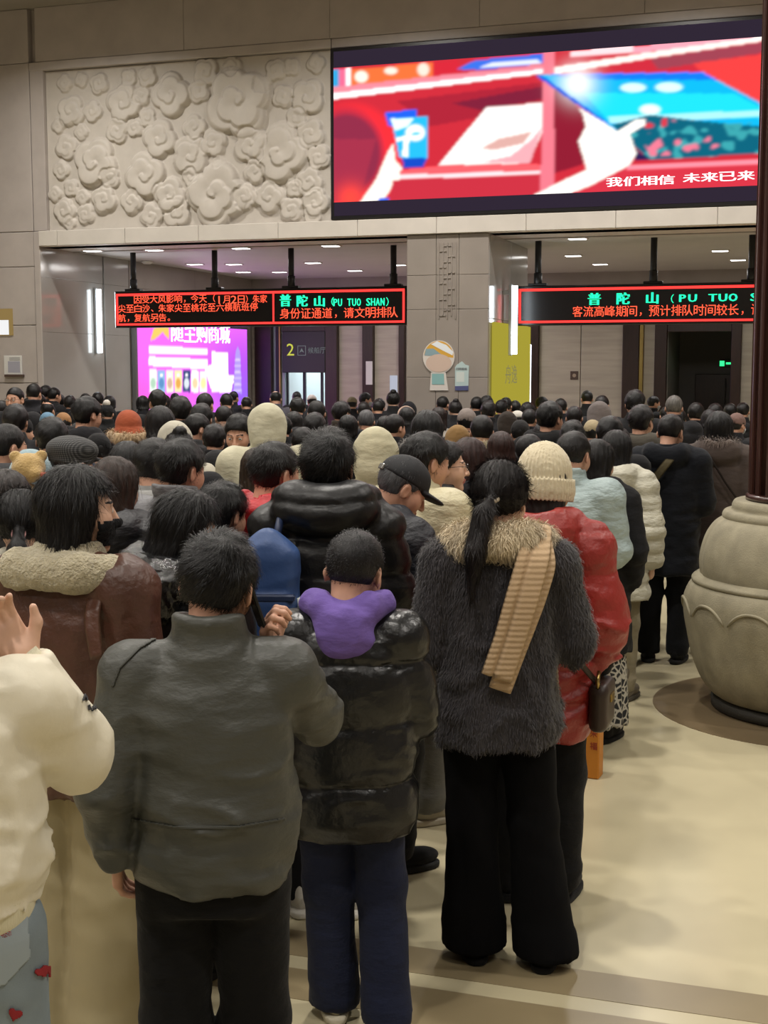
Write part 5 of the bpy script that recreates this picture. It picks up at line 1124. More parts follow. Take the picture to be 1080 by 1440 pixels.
vf = sculpt(lambda P: chain((np.abs(P[0]), P[1], P[2]), [(0, -.105, 1.455), (.075, -.085, 1.455), (.125, -.01, 1.435), (.10, .09, 1.36)], [.062, .062, .062, .055], .03), (-.24, -.22, 1.27), (.24, .2, 1.56), .009, lambda p: .010*(folds(p, (9, 9, 9), 2) - .5))
part(P5, 'fur_collar', fur(vf, 18000, .026, 6, flow=lambda P, n: np.stack([P[:, 0]*2, P[:, 1]*.5 - .2, -.7 + 0*P[:, 0]], 1), lift=.5, width=.0024), mat('cream_fur', 'c5b494', .9, sheen=.5, noise=(10, .12)), P5['coat'])
KN = mat('beige_knit', 'b59a78', .92, sheen=.2)
_nt = KN.node_tree; _tc = _nt.nodes.new('ShaderNodeTexCoord'); _wv = _nt.nodes.new('ShaderNodeTexWave'); _wv.bands_direction = 'Z'; _wv.inputs['Scale'].default_value = 17; _wv.inputs['Distortion'].default_value = .8; _wv.inputs['Detail Scale'].default_value = 6
_bp = _nt.nodes.new('ShaderNodeBump'); _bp.inputs['Strength'].default_value = .55; _bp.inputs['Distance'].default_value = .004; _nt.links.new(_tc.outputs['Object'], _wv.inputs['Vector']); _nt.links.new(_wv.outputs['Fac'], _bp.inputs['Height']); _nt.links.new(_bp.outputs[0], _nt.nodes['Principled BSDF'].inputs['Normal'])
part(P5, 'scarf', ribbon([(.12, .05, 1.47), (.13, -.06, 1.515), (.105, -.185, 1.425), (.070, -.212, 1.30), (.030, -.208, 1.16), (-.012, -.205, 1.03)], [.07, .085, .105, .108, .102, .104], [(.3, 0, 1), (.2, -.5, 1), (0, -1, .5), (0, -1, .1), (0, -1, 0), (0, -1, 0)], .020, .0, 46, 22, .012), KN, None, 'beige ribbed scarf')
part(P5, 'scarf_underlayer', ribbon([(.135, -.10, 1.49), (.145, -.175, 1.40), (.105, -.190, 1.28), (.045, -.188, 1.12), (.0, -.188, .985)], [.06, .075, .08, .08, .075], [(.3, -.6, 1), (.4, -1, .3), (.2, -1, 0), (0, -1, 0), (0, -1, 0)], .016, .0, 42, 16), KN)
part(P5, 'scarf_end', ribbon([(.185, .10, 1.08), (.195, .09, .95), (.20, .08, .83)], [.06, .065, .07], [(1, -.6, 0)]*3, .016, .0018, 30, 10), KN)
o = obj('hair_tie', MB().tube([(.021*math.cos(a), .012*math.sin(a), .021*math.sin(a)) for a in [2*PI*k/16 for k in range(17)]], .007, 8).mesh('hair_tie', cloth('b8aa94'), True), P5['hair']); o.location = Vector((0, -.122, .004)) + Vector(HC.tolist()); o.rotation_euler = (math.radians(-25), 0, 0)
# 6 ---- woman in the red puffer and cream beanie
H6 = (-18, 6, 0)
A6 = (((.232, -.01, 1.10), (.212, .06, .90), 'relaxed'), ((-.24, .02, 1.12), (-.12, .2, 1.1), 'hold'))
P6 = person(776, 4.86, 1.665, 'woman in a red puffer coat and cream ribbed beanie', turn=-12, fem=True, arms=A6, head=H6, hair=('lob', '1a1413', 0), hat=('beanie', CREAM_KNIT, 'beanie'), pos=tuple(at_d(763, 560, 4.86))[:2],
   coat=dict(tab=[(.64, .19, .15, 0, 0), (.75, .205, .165, 0, 0), (.95, .20, .160, 0, 0), (1.10, .195, .155, 0, 0), (1.25, .20, .150, 0, 0), (1.33, .175, .13, 0, -.01), (1.39, .13, .105, 0, -.016), (1.43, .09, .085, 0, -.016), (1.50, .072, .076, 0, -.01)], collar='hood', quilt=.008, pitch=.16, fold=.012, sl=(.098, .098, .075), res=.0105, seed=51, m=mat('red_nylon', '8f2620', .45, noise=(5, .10), bump=(14, .45, .03)), cuffback=.10, name='coat'), pants=('straight', '0e0e10'), shoes=('sneaker', '101012', '1a1a1a'), res=.006, hres=.006)
e6, w6 = Vector(A6[0][0]), Vector(A6[0][1]); u6 = (w6 - e6).normalized()
obj('cuff', MB().tube([w6 - u6*.075, w6 - u6*.03, w6 + u6*.0], [.060, .060, .052], 20).mesh('cuff', cloth('0e0e10'), True), P6['root'])
part(P6, 'neck_gaiter', sculpt(lambda P: column(P, [(1.40, .092, .095, 0, -.02), (1.50, .074, .080, 0, -.012)]), (-.13, -.14, 1.38), (.13, .12, 1.52), .008), cloth('9c2a5a'), None, 'magenta neck warmer')
# handbag of 6, orange carton, tote
hb = empty('handbag', world(P6, (.245, -.02, .70))); hb.rotation_euler = (0, 0, P6['root'].rotation_euler.z); LEA = mat('brown_bag_leather', '33241c', .45, noise=(8, .15), bump=(120, .2, .003))
vf = sculpt(lambda P: smin(rbox(P, (0, 0, .08), (.035, .10, .085), .03), rbox(P, (0, 0, .155), (.032, .085, .02), .018), .02), (-.06, -.14, -.03), (.06, .14, .20), .008); obj('bag_body', make_mesh('bag_body', vf[0], vf[1], [LEA]), hb)
a6 = world(P6, (-.05, -.175, 1.30)) - Vector(hb.location)
Rz = Matrix.Rotation(-P6['root'].rotation_euler.z, 3, 'Z')
pts = [Rz @ (world(P6, q) - Vector(hb.location)) for q in ((.03, -.185, 1.22), (.11, -.185, 1.08), (.19, -.155, .96), (.245, -.08, .87))] + [Vector((0, -.07, .17))]
obj('strap', make_mesh('strap', *ribbon(pts, [.022]*5, [(0, -1, 0.2)]*5, .006, 0, 30, 6), [LEA]), hb)
MB().tube([(0, -.08, .15), (.0, -.10, .19), (.0, -.07, .22)], .008, 6).build('buckle', GOLD, hb, True); MB().bbox((.030, -.03, .10), (.042, .03, .13), .004).build('clasp', GOLD, hb); tag(hb, 'brown leather handbag hanging beside the red puffer coat', 'bag')
p = on_z(828, 1091); ob = empty('orange_carton', p, away(828) - .25); tag(ob, 'tall narrow orange carton with red characters standing on the floor', 'carton')
MB().bbox((-.06, -.045, 0), (.06, .045, .40), .006).build('carton_body', mat('orange_card', 'b8741c', .5), ob); MB().bbox((-.061, -.046, .37), (.061, .046, .41), .006).build('lid', mat('orange_card_light', 'c78420', .5), ob)
for i, ch in enumerate('大米福'): lettering(ch, mat('red_print', '8a2a18', .6), ob, (.012, -.0465, .27 - i*.062), (1, 0, 0), (0, 0, 1), .04, .038)
# 12 ---- man in the black puffer with the big hood
A12 = (((.230, .04, 1.12), (.12, .24, 1.22), 'hold', 0, 0), ((-.222, .05, 1.12), (-.10, .22, 1.15), 'hold'))
P12 = person(458, 4.72, 1.755, 'man in a black puffer with a large quilted hood looking at his phone', turn=-4, arms=A12, head=(-4, 4, 0), hair=('thick', '0d0c0d', 7000), hairres=.006, pos=tuple(at_d(459, 560, 4.72))[:2],
   coat=dict(tab='man', collar='bighood', quilt=.013, pitch=.13, fold=.006, sl=(.088, .078, .060), res=.0095, seed=61, puff=.004, m=BLK_P, hem=.70), pants=('straight', '121216'), shoes=('sneaker', 'c8c4ba', 'd0ccc2'), res=.006, hres=.006)
R12 = Matrix.Rotation(P12['root'].rotation_euler.z, 3, 'Z')
held_phone(world(P12, (.150, .23, 1.345)), R12 @ Matrix.Rotation(math.radians(-22), 3, 'Z') @ Matrix.Rotation(math.radians(-22), 3, 'X') @ Matrix.Rotation(math.radians(12), 3, 'Y'), 'lit phone held up by the man with the large black hood')
bp = empty('backpack', world(P12, (-.175, -.255, .98)), P12['root'].rotation_euler.z); BLU = mat('blue_nylon', '2f4a7a', .5, noise=(6, .12), bump=(40, .3, .006)); tag(bp, 'blue backpack with a white bottle cap, on the black puffer', 'backpack')
vf = sculpt(lambda P: smin(smin(rbox(P, (0, 0, .20), (.105, .06, .18), .05), ell(P, (0, 0, .36), (.07, .05, .08)), .05), rbox(P, (0, -.05, .12), (.085, .035, .10), .03), .015), (-.15, -.13, -.02), (.15, .11, .48), .009, lambda p: .006*(folds(p, (9, 9, 12), 3) - .5)); obj('bag_body', make_mesh('bag_body', vf[0], vf[1], [BLU]), bp)
MB().bbox((-.095, -.09, .20), (.095, -.055, .225), .006).build('zip_band', mat('navy_band', '1d2c4c', .5), bp)
MB().tube([(.02, .05, .40), (.03, .10, .46), (.03, .16, .44)], .014, 8).build('strap', mat('navy_band', '1d2c4c', .5), bp, True); MB().tube([(.115, -.02, .0), (.115, -.02, .17)], .032, 14).build('bottle', mat('bottle_plastic', '9fb8c8', .15, spec=.6), bp, True)
MB().tube([(.115, -.02, .17), (.115, -.02, .205)], .022, 14).build('bottle_cap', mat('cap_white', 'd8dcd6', .5), bp, True)
# 13 ---- old man in the black cap
H13 = (-14, 30, 0)
P13 = person(545, 5.15, 1.655, 'older man in a black cap and navy coat looking down', face=True, turn=-58, arms=(((.24, .02, 1.12), (.14, .25, 1.02), 'hold'), ((-.235, .03, 1.12), (-.10, .24, 1.04), 'hold')), head=H13, hair=('short', '4a4a4c', 4000), hat=('cap', mat('black_twill', '15161a', .75, bump=(300, .3, .002)), 'cap'),
   coat=dict(tab='man', collar='hood', fold=.010, sl=(.090, .078, .058), puff=.015, res=.011, seed=71, m=nylon('14161f', .55), hem=.74), pants=('straight', '17181c'), res=.0055, hres=.006, hairres=.006)
o = obj('cap_strap', MB().bbox((-.022, -.006, -.012), (.022, .006, .012), .003).mesh('cap_strap', mat('cap_metal', '9a9a96', .35, metal=.8)), P13['hat']); o.location = Vector((0, -.124, .045)) + Vector(HC.tolist())
# 14 ---- man in red, 15 cream hood, 16 cream puffer man, 17 glasses woman
P14 = person(379, 5.2, 1.69, 'man in a bright red puffer jacket, ear visible, left of the big black hood', turn=-42, arms='phone', head=(-8, 8, 0), hair=('messy', '100e0e', 4500), hairres=.007, coat=dict(tab='man', collar='hood', quilt=.012, pitch=.10, fold=.008, puff=.02, sl=(.09, .08, .058), res=.0115, seed=81, m=nylon('b01a24', .5)), res=.0065)
P15 = person(375, 8.05, 1.74, 'tall person in a pale cream jacket with the hood up', turn=4, arms='phone', head=(0, 2, 0), hair=None, coat=dict(tab='man', collar='hoodup', fold=.009, puff=.035, sl=(.092, .08, .058), res=.013, seed=91, m=cloth('b9b49c', .75), hem=.72), res=.009)
P16 = person(588, 5.72, 1.70, 'man in a cream puffer jacket in profile behind the black cap', face=True, turn=-52, arms='phone', head=(-6, 10, 0), hair=('thick', '0f0e0e', 3500), coat=dict(tab='man', collar='stand', quilt=.014, pitch=.12, fold=.008, puff=.03, sl=(.095, .085, .06), res=.012, seed=101, m=nylon('bdb595', .5), hem=.78), pants=('straight', cloth('6a6a66')), shoes=('sneaker', 'a39c8a', 'b9b2a0'), res=.007, pos=tuple(at_d(592, 560, 5.72))[:2])
P17 = person(624, 6.25, 1.63, 'woman with glasses and tied dark hair in profile, black coat', face=True, turn=-72, fem=True, arms='phone', head=(-8, 0, 0), hair=('pony', '120f0f', 2500), tail=(0, -.06), coat=dict(tab='woman', collar='hood', fold=.010, puff=.02, sl=(.09, .08, .058), res=.013, seed=111, m=nylon('111215', .5)), pants=('straight', cloth('8f8b80')), shoes=('sneaker', 'b8b4a8', 'c8c4b8'), res=.0055)
def glasses(R, head, col='101012'):
    g = MB()
    for s_ in (-1, 1):
        g.tube([(s_*.033 + .021*math.cos(a), .104, .010 + .017*math.sin(a)) for a in [2*PI*k/14 for k in range(15)]], .0016, 5, False); g.tube([(s_*.055, .103, .014), (s_*.078, .06, .016), (s_*.080, -.005, .012)], .0016, 5)
    g.tube([(-.012, .105, .012), (.012, .105, .012)], .0016, 5); o = obj('glasses', g.mesh('glasses', mat('glasses_' + col, col, .3), True), R['root']); set_head(o, *head)
    o.location = o.location + Matrix(rot(*head).tolist()) @ Vector(HC.tolist()); return o
glasses(P17, (-8, 0, 0))
# 7..11 ---- the queue along the right
P7 = person(812, 6.72, 1.665, 'man in a pale ice-blue jacket behind the red puffer coat', turn=-16, arms='phone', head=(-6, 14, 0), hair=('short', '141212', 4000), hairres=.007, coat=dict(tab='man', collar='stand', fold=.011, puff=.02, sl=(.09, .08, .058), res=.0115, seed=121, m=nylon('98a8a8', .55), hem=.96), pants=('straight', '101013'), shoes=('sneaker', 'c0bcae', 'd0ccbe'), res=.0065, pos=tuple(at_d(804, 560, 6.72))[:2])
SK = mat('patterned_skirt', '16171a', .85)
_nt = SK.node_tree; _tc = _nt.nodes.new('ShaderNodeTexCoord'); _v = _nt.nodes.new('ShaderNodeTexVoronoi'); _v.feature = 'DISTANCE_TO_EDGE'; _v.inputs['Scale'].default_value = 26; _r = _nt.nodes.new('ShaderNodeValToRGB')
_r.color_ramp.elements[0].position = .08; _r.color_ramp.elements[0].color = (.42, .40, .34, 1); _r.color_ramp.elements[1].position = .16; _r.color_ramp.elements[1].color = (.012, .013, .015, 1)
_nt.links.new(_tc.outputs['Object'], _v.inputs['Vector']); _nt.links.new(_v.outputs['Distance'], _r.inputs[0]); _nt.links.new(_r.outputs[0], _nt.nodes['Principled BSDF'].inputs['Base Color'])
P8 = person(838, 7.05, 1.60, 'long-haired woman in a black coat and patterned skirt beside the red puffer', turn=-20, fem=True, arms='pocket', head=(-10, 10, 0), hair=('halfup', '0f0d0d', 4500), hairres=.007, coat=dict(tab='woman', collar='hood', fold=.010, puff=.012, sl=(.085, .075, .055), res=.012, seed=131, m=cloth('111114'), hem=.52, name='coat'), pants=('skirt', SK), shoes=('boot', '131315', '0e0e0e'), res=.0065)
A9 = (((.235, -.03, 1.11), (.235, .03, .88), 'grip'), ((-.235, -.03, 1.11), (-.235, .05, .90), 'grip'))
P9 = person(874, 7.95, 1.605, 'long-haired woman in a white quilted coat carrying a dark tote', turn=-14, fem=True, arms=A9, head=(-8, 6, 0), hair=('long', '0c0b0c', 4500), hairres=.007, coat=dict(tab='woman', collar='hood', quilt=.013, pitch=.095, fold=.006, puff=.02, sl=(.082, .075, .062), res=.0115, seed=141, m=nylon('bdbaa9', .5), hem=.66, name='coat'), pants=('slim', cloth('8d846c')), shoes=('boot', '6d6455', '4c463c'), res=.0065, pos=tuple(at_d(867, 560, 7.95))[:2])
tb = empty('tote_bag', world(P9, (-.05, -.22, .30))); tb.rotation_euler = (0, 0, away(886)); NV = mat('navy_canvas', '0f1219', .6, noise=(6, .15), bump=(60, .35, .006)); tag(tb, 'large dark tote bag carried beside the white quilted coat', 'bag')
vf = sculpt(lambda P: column(P, [(0, .135, .06, 0, 0), (.2, .13, .055, 0, 0), (.42, .125, .02, 0, 0)], 4), (-.17, -.1, -.03), (.17, .1, .45), .009, lambda p: .010*(folds(p, (9, 9, 5), 8) - .5)); obj('bag_body', make_mesh('bag_body', vf[0], vf[1], [NV]), tb)
for s_ in (-1, 1): MB().tube([(-.07, s_*.02, .38), (-.055, s_*.02, .50), (.0, s_*.012, .575), (.055, s_*.02, .50), (.07, s_*.02, .38)], .008, 6).build('handle', NV, tb, True)
MB().bbox((-.13, -.055, .27), (.13, -.04, .285), .004).build('piping', mat('navy_edge', '1e222c', .5), tb)
P10 = person(957, 9.05, 1.675, 'man in a long navy coat with an olive bag strap across his back', turn=-6, arms='phone', head=(-12, 18, 0), hair=('short', '120f0f', 3500), coat=dict(tab='man', collar='hood', fold=.009, puff=.03, sl=(.092, .08, .06), res=.012, seed=151, m=cloth('12151c'), hem=.62, name='coat'), pants=('straight', '101217'), shoes=('sneaker', '141619', '1a1a1a'), res=.0075, pos=tuple(at_d(941, 560, 9.05))[:2])
part(P10, 'bag_strap', ribbon([(.075, -.07, 1.47), (.03, -.235, 1.40), (-.09, -.225, 1.24), (-.22, -.17, 1.08), (-.27, -.02, 1.0)], [.055]*5, [(0, -.4, 1), (0, -1, .4), (0, -1, 0), (-.5, -1, 0), (-1, -.3, 0)], .008, 0, 40, 6), cloth('4d4530'), P10['coat'], 'olive webbing strap')
P11 = person(1012, 9.5, 1.67, 'person in a taupe coat with fur-edged hood beside the column', turn=0, fem=True, arms='pocket', head=(0, 6, 0), hair=('bob', '0e0d0e', 2500), coat=dict(tab='woman', collar='furhood', fold=.008, puff=.03, sl=(.088, .08, .06), res=.012, seed=161, m=cloth('4a403b'), hem=.60, name='coat'), pants=('straight', '15151a'), res=.008)
part(P11, 'bag_strap', ribbon([(-.08, -.07, 1.47), (-.05, -.235, 1.40), (.06, -.215, 1.22), (.20, -.18, 1.03), (.25, -.02, .95)], [.014]*5, [(0, -.4, 1), (0, -1, .4), (0, -1, 0), (.5, -1, 0), (1, -.3, 0)], .008, 0, 40, 6), cloth('241c18'), P11['coat'])
_fr = sculpt(lambda P: chain((np.abs(P[0]), P[1], P[2]), [(0, -.165, 1.490), (.075, -.135, 1.505), (.112, -.04, 1.495), (.095, .05, 1.45)], [.020, .020, .020, .018], .01), (-.17, -.22, 1.40), (.17, .1, 1.56), .008); FURTRIM = fur(_fr, 2500, .03, 3, lift=1.0, width=.0035)
FT_ME = make_mesh('fur_trim', FURTRIM[0], FURTRIM[1], [])
obj('fur_trim', FT_ME, P11['coat'], mat('taupe_fur', '6a5c54', .95, sheen=.4))
# 19..24 ---- left half, middle distance
H19 = (-25, 6, 0)
P19 = person(94, 6.3, 1.66, 'person in a grey checked beret behind the brown leather jacket', turn=-22, arms='phone', head=H19, hair=('short', '121011', 2500), hat=None, coat=dict(tab='man', collar='stand', fold=.008, puff=.02, res=.012, seed=171, m=cloth('1b1a1b')), res=.007)
CHK = mat('checked_wool', '3a3a3c', .9, bump=(200, .4, .003)); _nt = CHK.node_tree; _tc = _nt.nodes.new('ShaderNodeTexCoord'); _ck = []
for k_, (rt, sc_) in enumerate((((0, 0, 0), 7), ((0, PI/2, 0), 7), ((0, .2, PI/2), 7))):
    mp_ = _nt.nodes.new('ShaderNodeMapping'); mp_.inputs['Rotation'].default_value = rt; w_n = _nt.nodes.new('ShaderNodeTexWave'); w_n.inputs['Scale'].default_value = sc_*5; w_n.inputs['Distortion'].default_value = .6
    _nt.links.new(_tc.outputs['Object'], mp_.inputs[0]); _nt.links.new(mp_.outputs[0], w_n.inputs['Vector']); _ck.append(w_n)
_m1 = _nt.nodes.new('ShaderNodeMath'); _m1.operation = 'ADD'; _nt.links.new(_ck[0].outputs['Fac'], _m1.inputs[0]); _nt.links.new(_ck[1].outputs['Fac'], _m1.inputs[1]); _r = _nt.nodes.new('ShaderNodeValToRGB'); _r.color_ramp.elements[0].position = .25; _r.color_ramp.elements[0].color = (.016, .016, .017, 1); _r.color_ramp.elements[1].position = .95; _r.color_ramp.elements[1].color = (.11, .11, .11, 1)
_dv = _nt.nodes.new('ShaderNodeMath'); _dv.operation = 'MULTIPLY'; _dv.inputs[1].default_value = .5; _nt.links.new(_m1.outputs[0], _dv.inputs[0]); _nt.links.new(_dv.outputs[0], _r.inputs[0]); _nt.links.new(_r.outputs[0], _nt.nodes['Principled BSDF'].inputs['Base Color'])
hatpart(P19, hat_mesh('beret', .0065), 'beret', CHK, H19)
P22 = person(256, 5.5, 1.685, 'man with thick tousled hair in a light grey quilted jacket', turn=-34, arms='phone', head=(-12, 10, 0), hair=('thick', '0d0c0d', 6000), hairres=.007, coat=dict(tab='man', collar='stand', quilt=.012, pitch=.085, fold=.006, puff=.025, sl=(.09, .08, .058), res=.0115, seed=181, m=nylon('6d6d70', .55)), res=.0065, pos=tuple(at_d(246, 560, 5.5))[:2])
P22b = person(211, 5.95, 1.665, 'dark-haired person in a pale grey hooded sweatshirt beside the light grey jacket', turn=-10, arms='phone', head=(-10, 12, 0), hair=('thick', '0f0d0d', 4000), hairres=.007, coat=dict(tab='man', collar='hood', fold=.008, res=.012, seed=191, m=cloth('8c8c8a')), res=.008)
P22c = person(176, 6.6, 1.615, 'dark-haired person with a thin black headband', turn=-15, fem=True, arms='phone', head=(-10, 6, 0), hair=('bob', '0e0d0e', 2500), coat=dict(tab='woman', collar='hood', fold=.008, res=.013, seed=192, m=cloth('141416')), res=.008)
H23 = (-30, 16, 10)
P23 = person(262, 4.25, 1.60, 'woman with long black hair in a glossy black hooded puffer', turn=-36, fem=True, arms='phone', head=H23, hair=('lob', '0e0d0e', 6000), hairres=.0065, coat=dict(tab='woman', collar='none', quilt=.012, pitch=.15, fold=.012, puff=.025, sl=(.09, .08, .06), res=.0115, seed=201, m=BLK_P, hem=.6), res=.0065, pos=tuple(at_d(240, 560, 4.25))[:2])
vf = sculpt(lambda P: smax(smin(ell(P, (-.01, -.165, 1.385), (.150, .088, .115)), chain((np.abs(P[0]), P[1], P[2]), [(.09, -.12, 1.44), (.12, -.02, 1.45), (.085, .07, 1.40)], [.06, .055, .04], .03), .05), -ell(P, (0, -.01, 1.53), (.085, .10, .09)), .02), (-.22, -.30, 1.22), (.22, .16, 1.58), .0075, lambda p: .020*(folds(p, (13, 13, 10), 5, .9) - .55) + .008*(folds(p, (28, 28, 22), 9, .9) - .5))
part(P23, 'hood', vf, GLOSS, P23['coat'], 'crumpled glossy black hood')
P23b = person(303, 4.9, 1.56, 'dark-haired person with ear showing between the glossy hood and the red jacket', turn=-30, arms='phone', head=(-10, 14, 0), hair=('thick', '0f0e0f', 5000), hairres=.007, coat=dict(tab='man', collar='stand', fold=.009, res=.012, seed=211, m=cloth('2a2a2c')), res=.0065)
P24 = person(24, 4.6, 1.57, 'dark-haired woman with a low ponytail in a white coat at left', turn=-14, fem=True, arms='phone', head=(10, 8, 0), hair=('pony', '0e0d0e', 4500), tail=(-.02, -.03), hairres=.0065, coat=dict(tab='woman', collar='hood', fold=.009, puff=.03, sl=(.09, .08, .06), res=.012, seed=221, m=cloth('a9a597')), res=.007)
o = obj('hair_tie', MB().tube([(.021*math.cos(a), .012*math.sin(a), .021*math.sin(a)) for a in [2*PI*k/16 for k in range(17)]], .006, 8).mesh('hair_tie', cloth('b88a8a'), True), P24['hair']); o.location = Vector((0, -.122, -.026)) + Vector(HC.tolist())
P25 = person(142, 5.25, 1.63, 'woman with brown-tinted hair in a dark grey puffer beside the black face mask', turn=-24, fem=True, arms='phone', head=(-6, 6, 0), hair=('lob', '2a1c15', 4500), hairres=.007, coat=dict(tab='woman', collar='hood', quilt=.012, pitch=.11, fold=.006, puff=.03, sl=(.09, .08, .06), res=.012, seed=231, m=nylon('26262a', .5)), res=.007, pos=tuple(at_d(156, 560, 5.25))[:2])
P25b = person(4, 5.1, 1.60, 'brown-haired woman cut by the left edge of the picture', turn=0, fem=True, arms='phone', head=(0, 5, 0), hair=('lob', '1d1512', 3000), coat=dict(tab='woman', collar='hood', fold=.008, res=.013, seed=232, m=cloth('2a2826')), res=.008)
P26 = person(3, 7.15, 1.69, 'man with short cropped hair in profile at the left edge', turn=-60, arms='phone', head=(0, 8, 0), hair=('short', '141212', 2500), coat=dict(tab='man', collar='hood', fold=.008, res=.013, seed=233, m=cloth('3a3a3c')), res=.007)
P21 = person(40, 6.5, 1.57, 'person in a pale blue fleece jacket carrying a toy bear on the back', turn=-8, fem=True, arms='phone', head=(-6, 14, 0), hair=None, coat=dict(tab='woman', collar='hoodup', fold=.010, puff=.04, sl=(.10, .09, .06), res=.012, seed=234, m=mat('pale_blue_fleece', '8fa6ae', .95, bump=(90, .8, .008), sheen=.3)), res=.009)
tdy = empty('toy_bear_bag', world(P21, (.03, -.275, 1.37)), away(40)); TD = mat('tan_plush', 'b29560', .95, bump=(120, .9, .006), sheen=.4); tag(tdy, 'tan plush toy bear bag on the pale blue fleece', 'bag')
vf = sculpt(lambda P: smin(ell(P, (0, 0, .10), (.065, .055, .10)), smin(chain((np.abs(P[0]), P[1], P[2]), [(.05, 0, .14), (.085, -.03, .07)], [.026, .024]), chain((np.abs(P[0]), P[1], P[2]), [(.035, 0, .04), (.06, -.05, .01)], [.03, .03]), .02), .02), (-.14, -.11, -.05), (.14, .09, .23), .008, lambda p: .004*vnoise(p*60)); obj('plush_body', make_mesh('plush_body', vf[0], vf[1], [TD]), tdy)
vf = sculpt(lambda P: smin(smin(ell(P, (0, 0, .27), (.075, .065, .068)), ell((np.abs(P[0]), P[1], P[2]), (.058, 0, .325), (.026, .016, .026)), .01), ell(P, (.03, -.055, .25), (.03, .03, .024)), .02), (-.11, -.12, .17), (.11, .09, .38), .008, lambda p: .004*vnoise(p*60)); obj('plush_head', make_mesh('plush_head', vf[0], vf[1], [TD]), tdy)
MB().bbox((.05, -.085, .235), (.09, -.045, .255), .008).build('muzzle', mat('toy_red', 'b0502e', .6), tdy)
for s_ in (-1, 1): MB().tube([(s_*.05, .03, .18), (s_*.07, .07, .16), (s_*.06, .09, .05)], .010, 6).build('strap', TD, tdy, True)
P28 = person(338, 8.6, 1.69, 'man facing the camera and looking down, in a black coat', face=True, turn=155, arms='phone', head=(8, 20, 0), hair=('messy', '100e0e', 3000), coat=dict(tab='man', collar='stand', fold=.008, puff=.02, res=.013, seed=241, m=cloth('1b1b1d')), res=.0055)
P29 = person(180, 9.4, 1.66, 'person in a red coat and rust bucket hat with fur brim', turn=6, fem=True, arms='down', head=(0, 4, 0), hair=('short', '2a1c15', 0), hat=('bucket', cloth('93492f'), 'hat'), coat=dict(tab='woman', collar='stand', fold=.007, puff=.01, res=.013, seed=251, m=cloth('8c1420')), res=.008)
vf = sculpt(lambda P: chain(((np.abs(P[0])), P[1], P[2]), [(0, .13, .115), (.09, .10, .105), (.125, 0, .085), (.09, -.12, .065), (0, -.155, .06)], [.022, .022, .026, .028, .028], .02), (-.18, -.21, .0), (.18, .18, .17), .009); o = part(P29, 'fur_brim', fur(vf, 3000, .03, 2, lift=.7), mat('tan_fur', 'b39a78', .95, sheen=.4)); set_head(o, 0, 4, 0)
P30 = person(528, 6.55, 1.66, 'person with a cream padded hood up beside the black cap', turn=-4, fem=True, arms='phone', head=(0, 10, 0), hair=None, coat=dict(tab='woman', collar='hoodup', quilt=.006, fold=.008, puff=.04, sl=(.092, .08, .06), res=.012, seed=261, m=cloth('b8b296', .7)), res=.009)
P31 = person(664, 6.5, 1.62, 'dark brown-haired woman in a black coat beside the woman with glasses', turn=-20, fem=True, arms='phone', head=(-10, 8, 0), hair=('lob', '2a1715', 3000), coat=dict(tab='woman', collar='hood', fold=.008, res=.013, seed=262, m=cloth('17161a')), res=.008, pos=tuple(at_d(658, 560, 6.75))[:2])
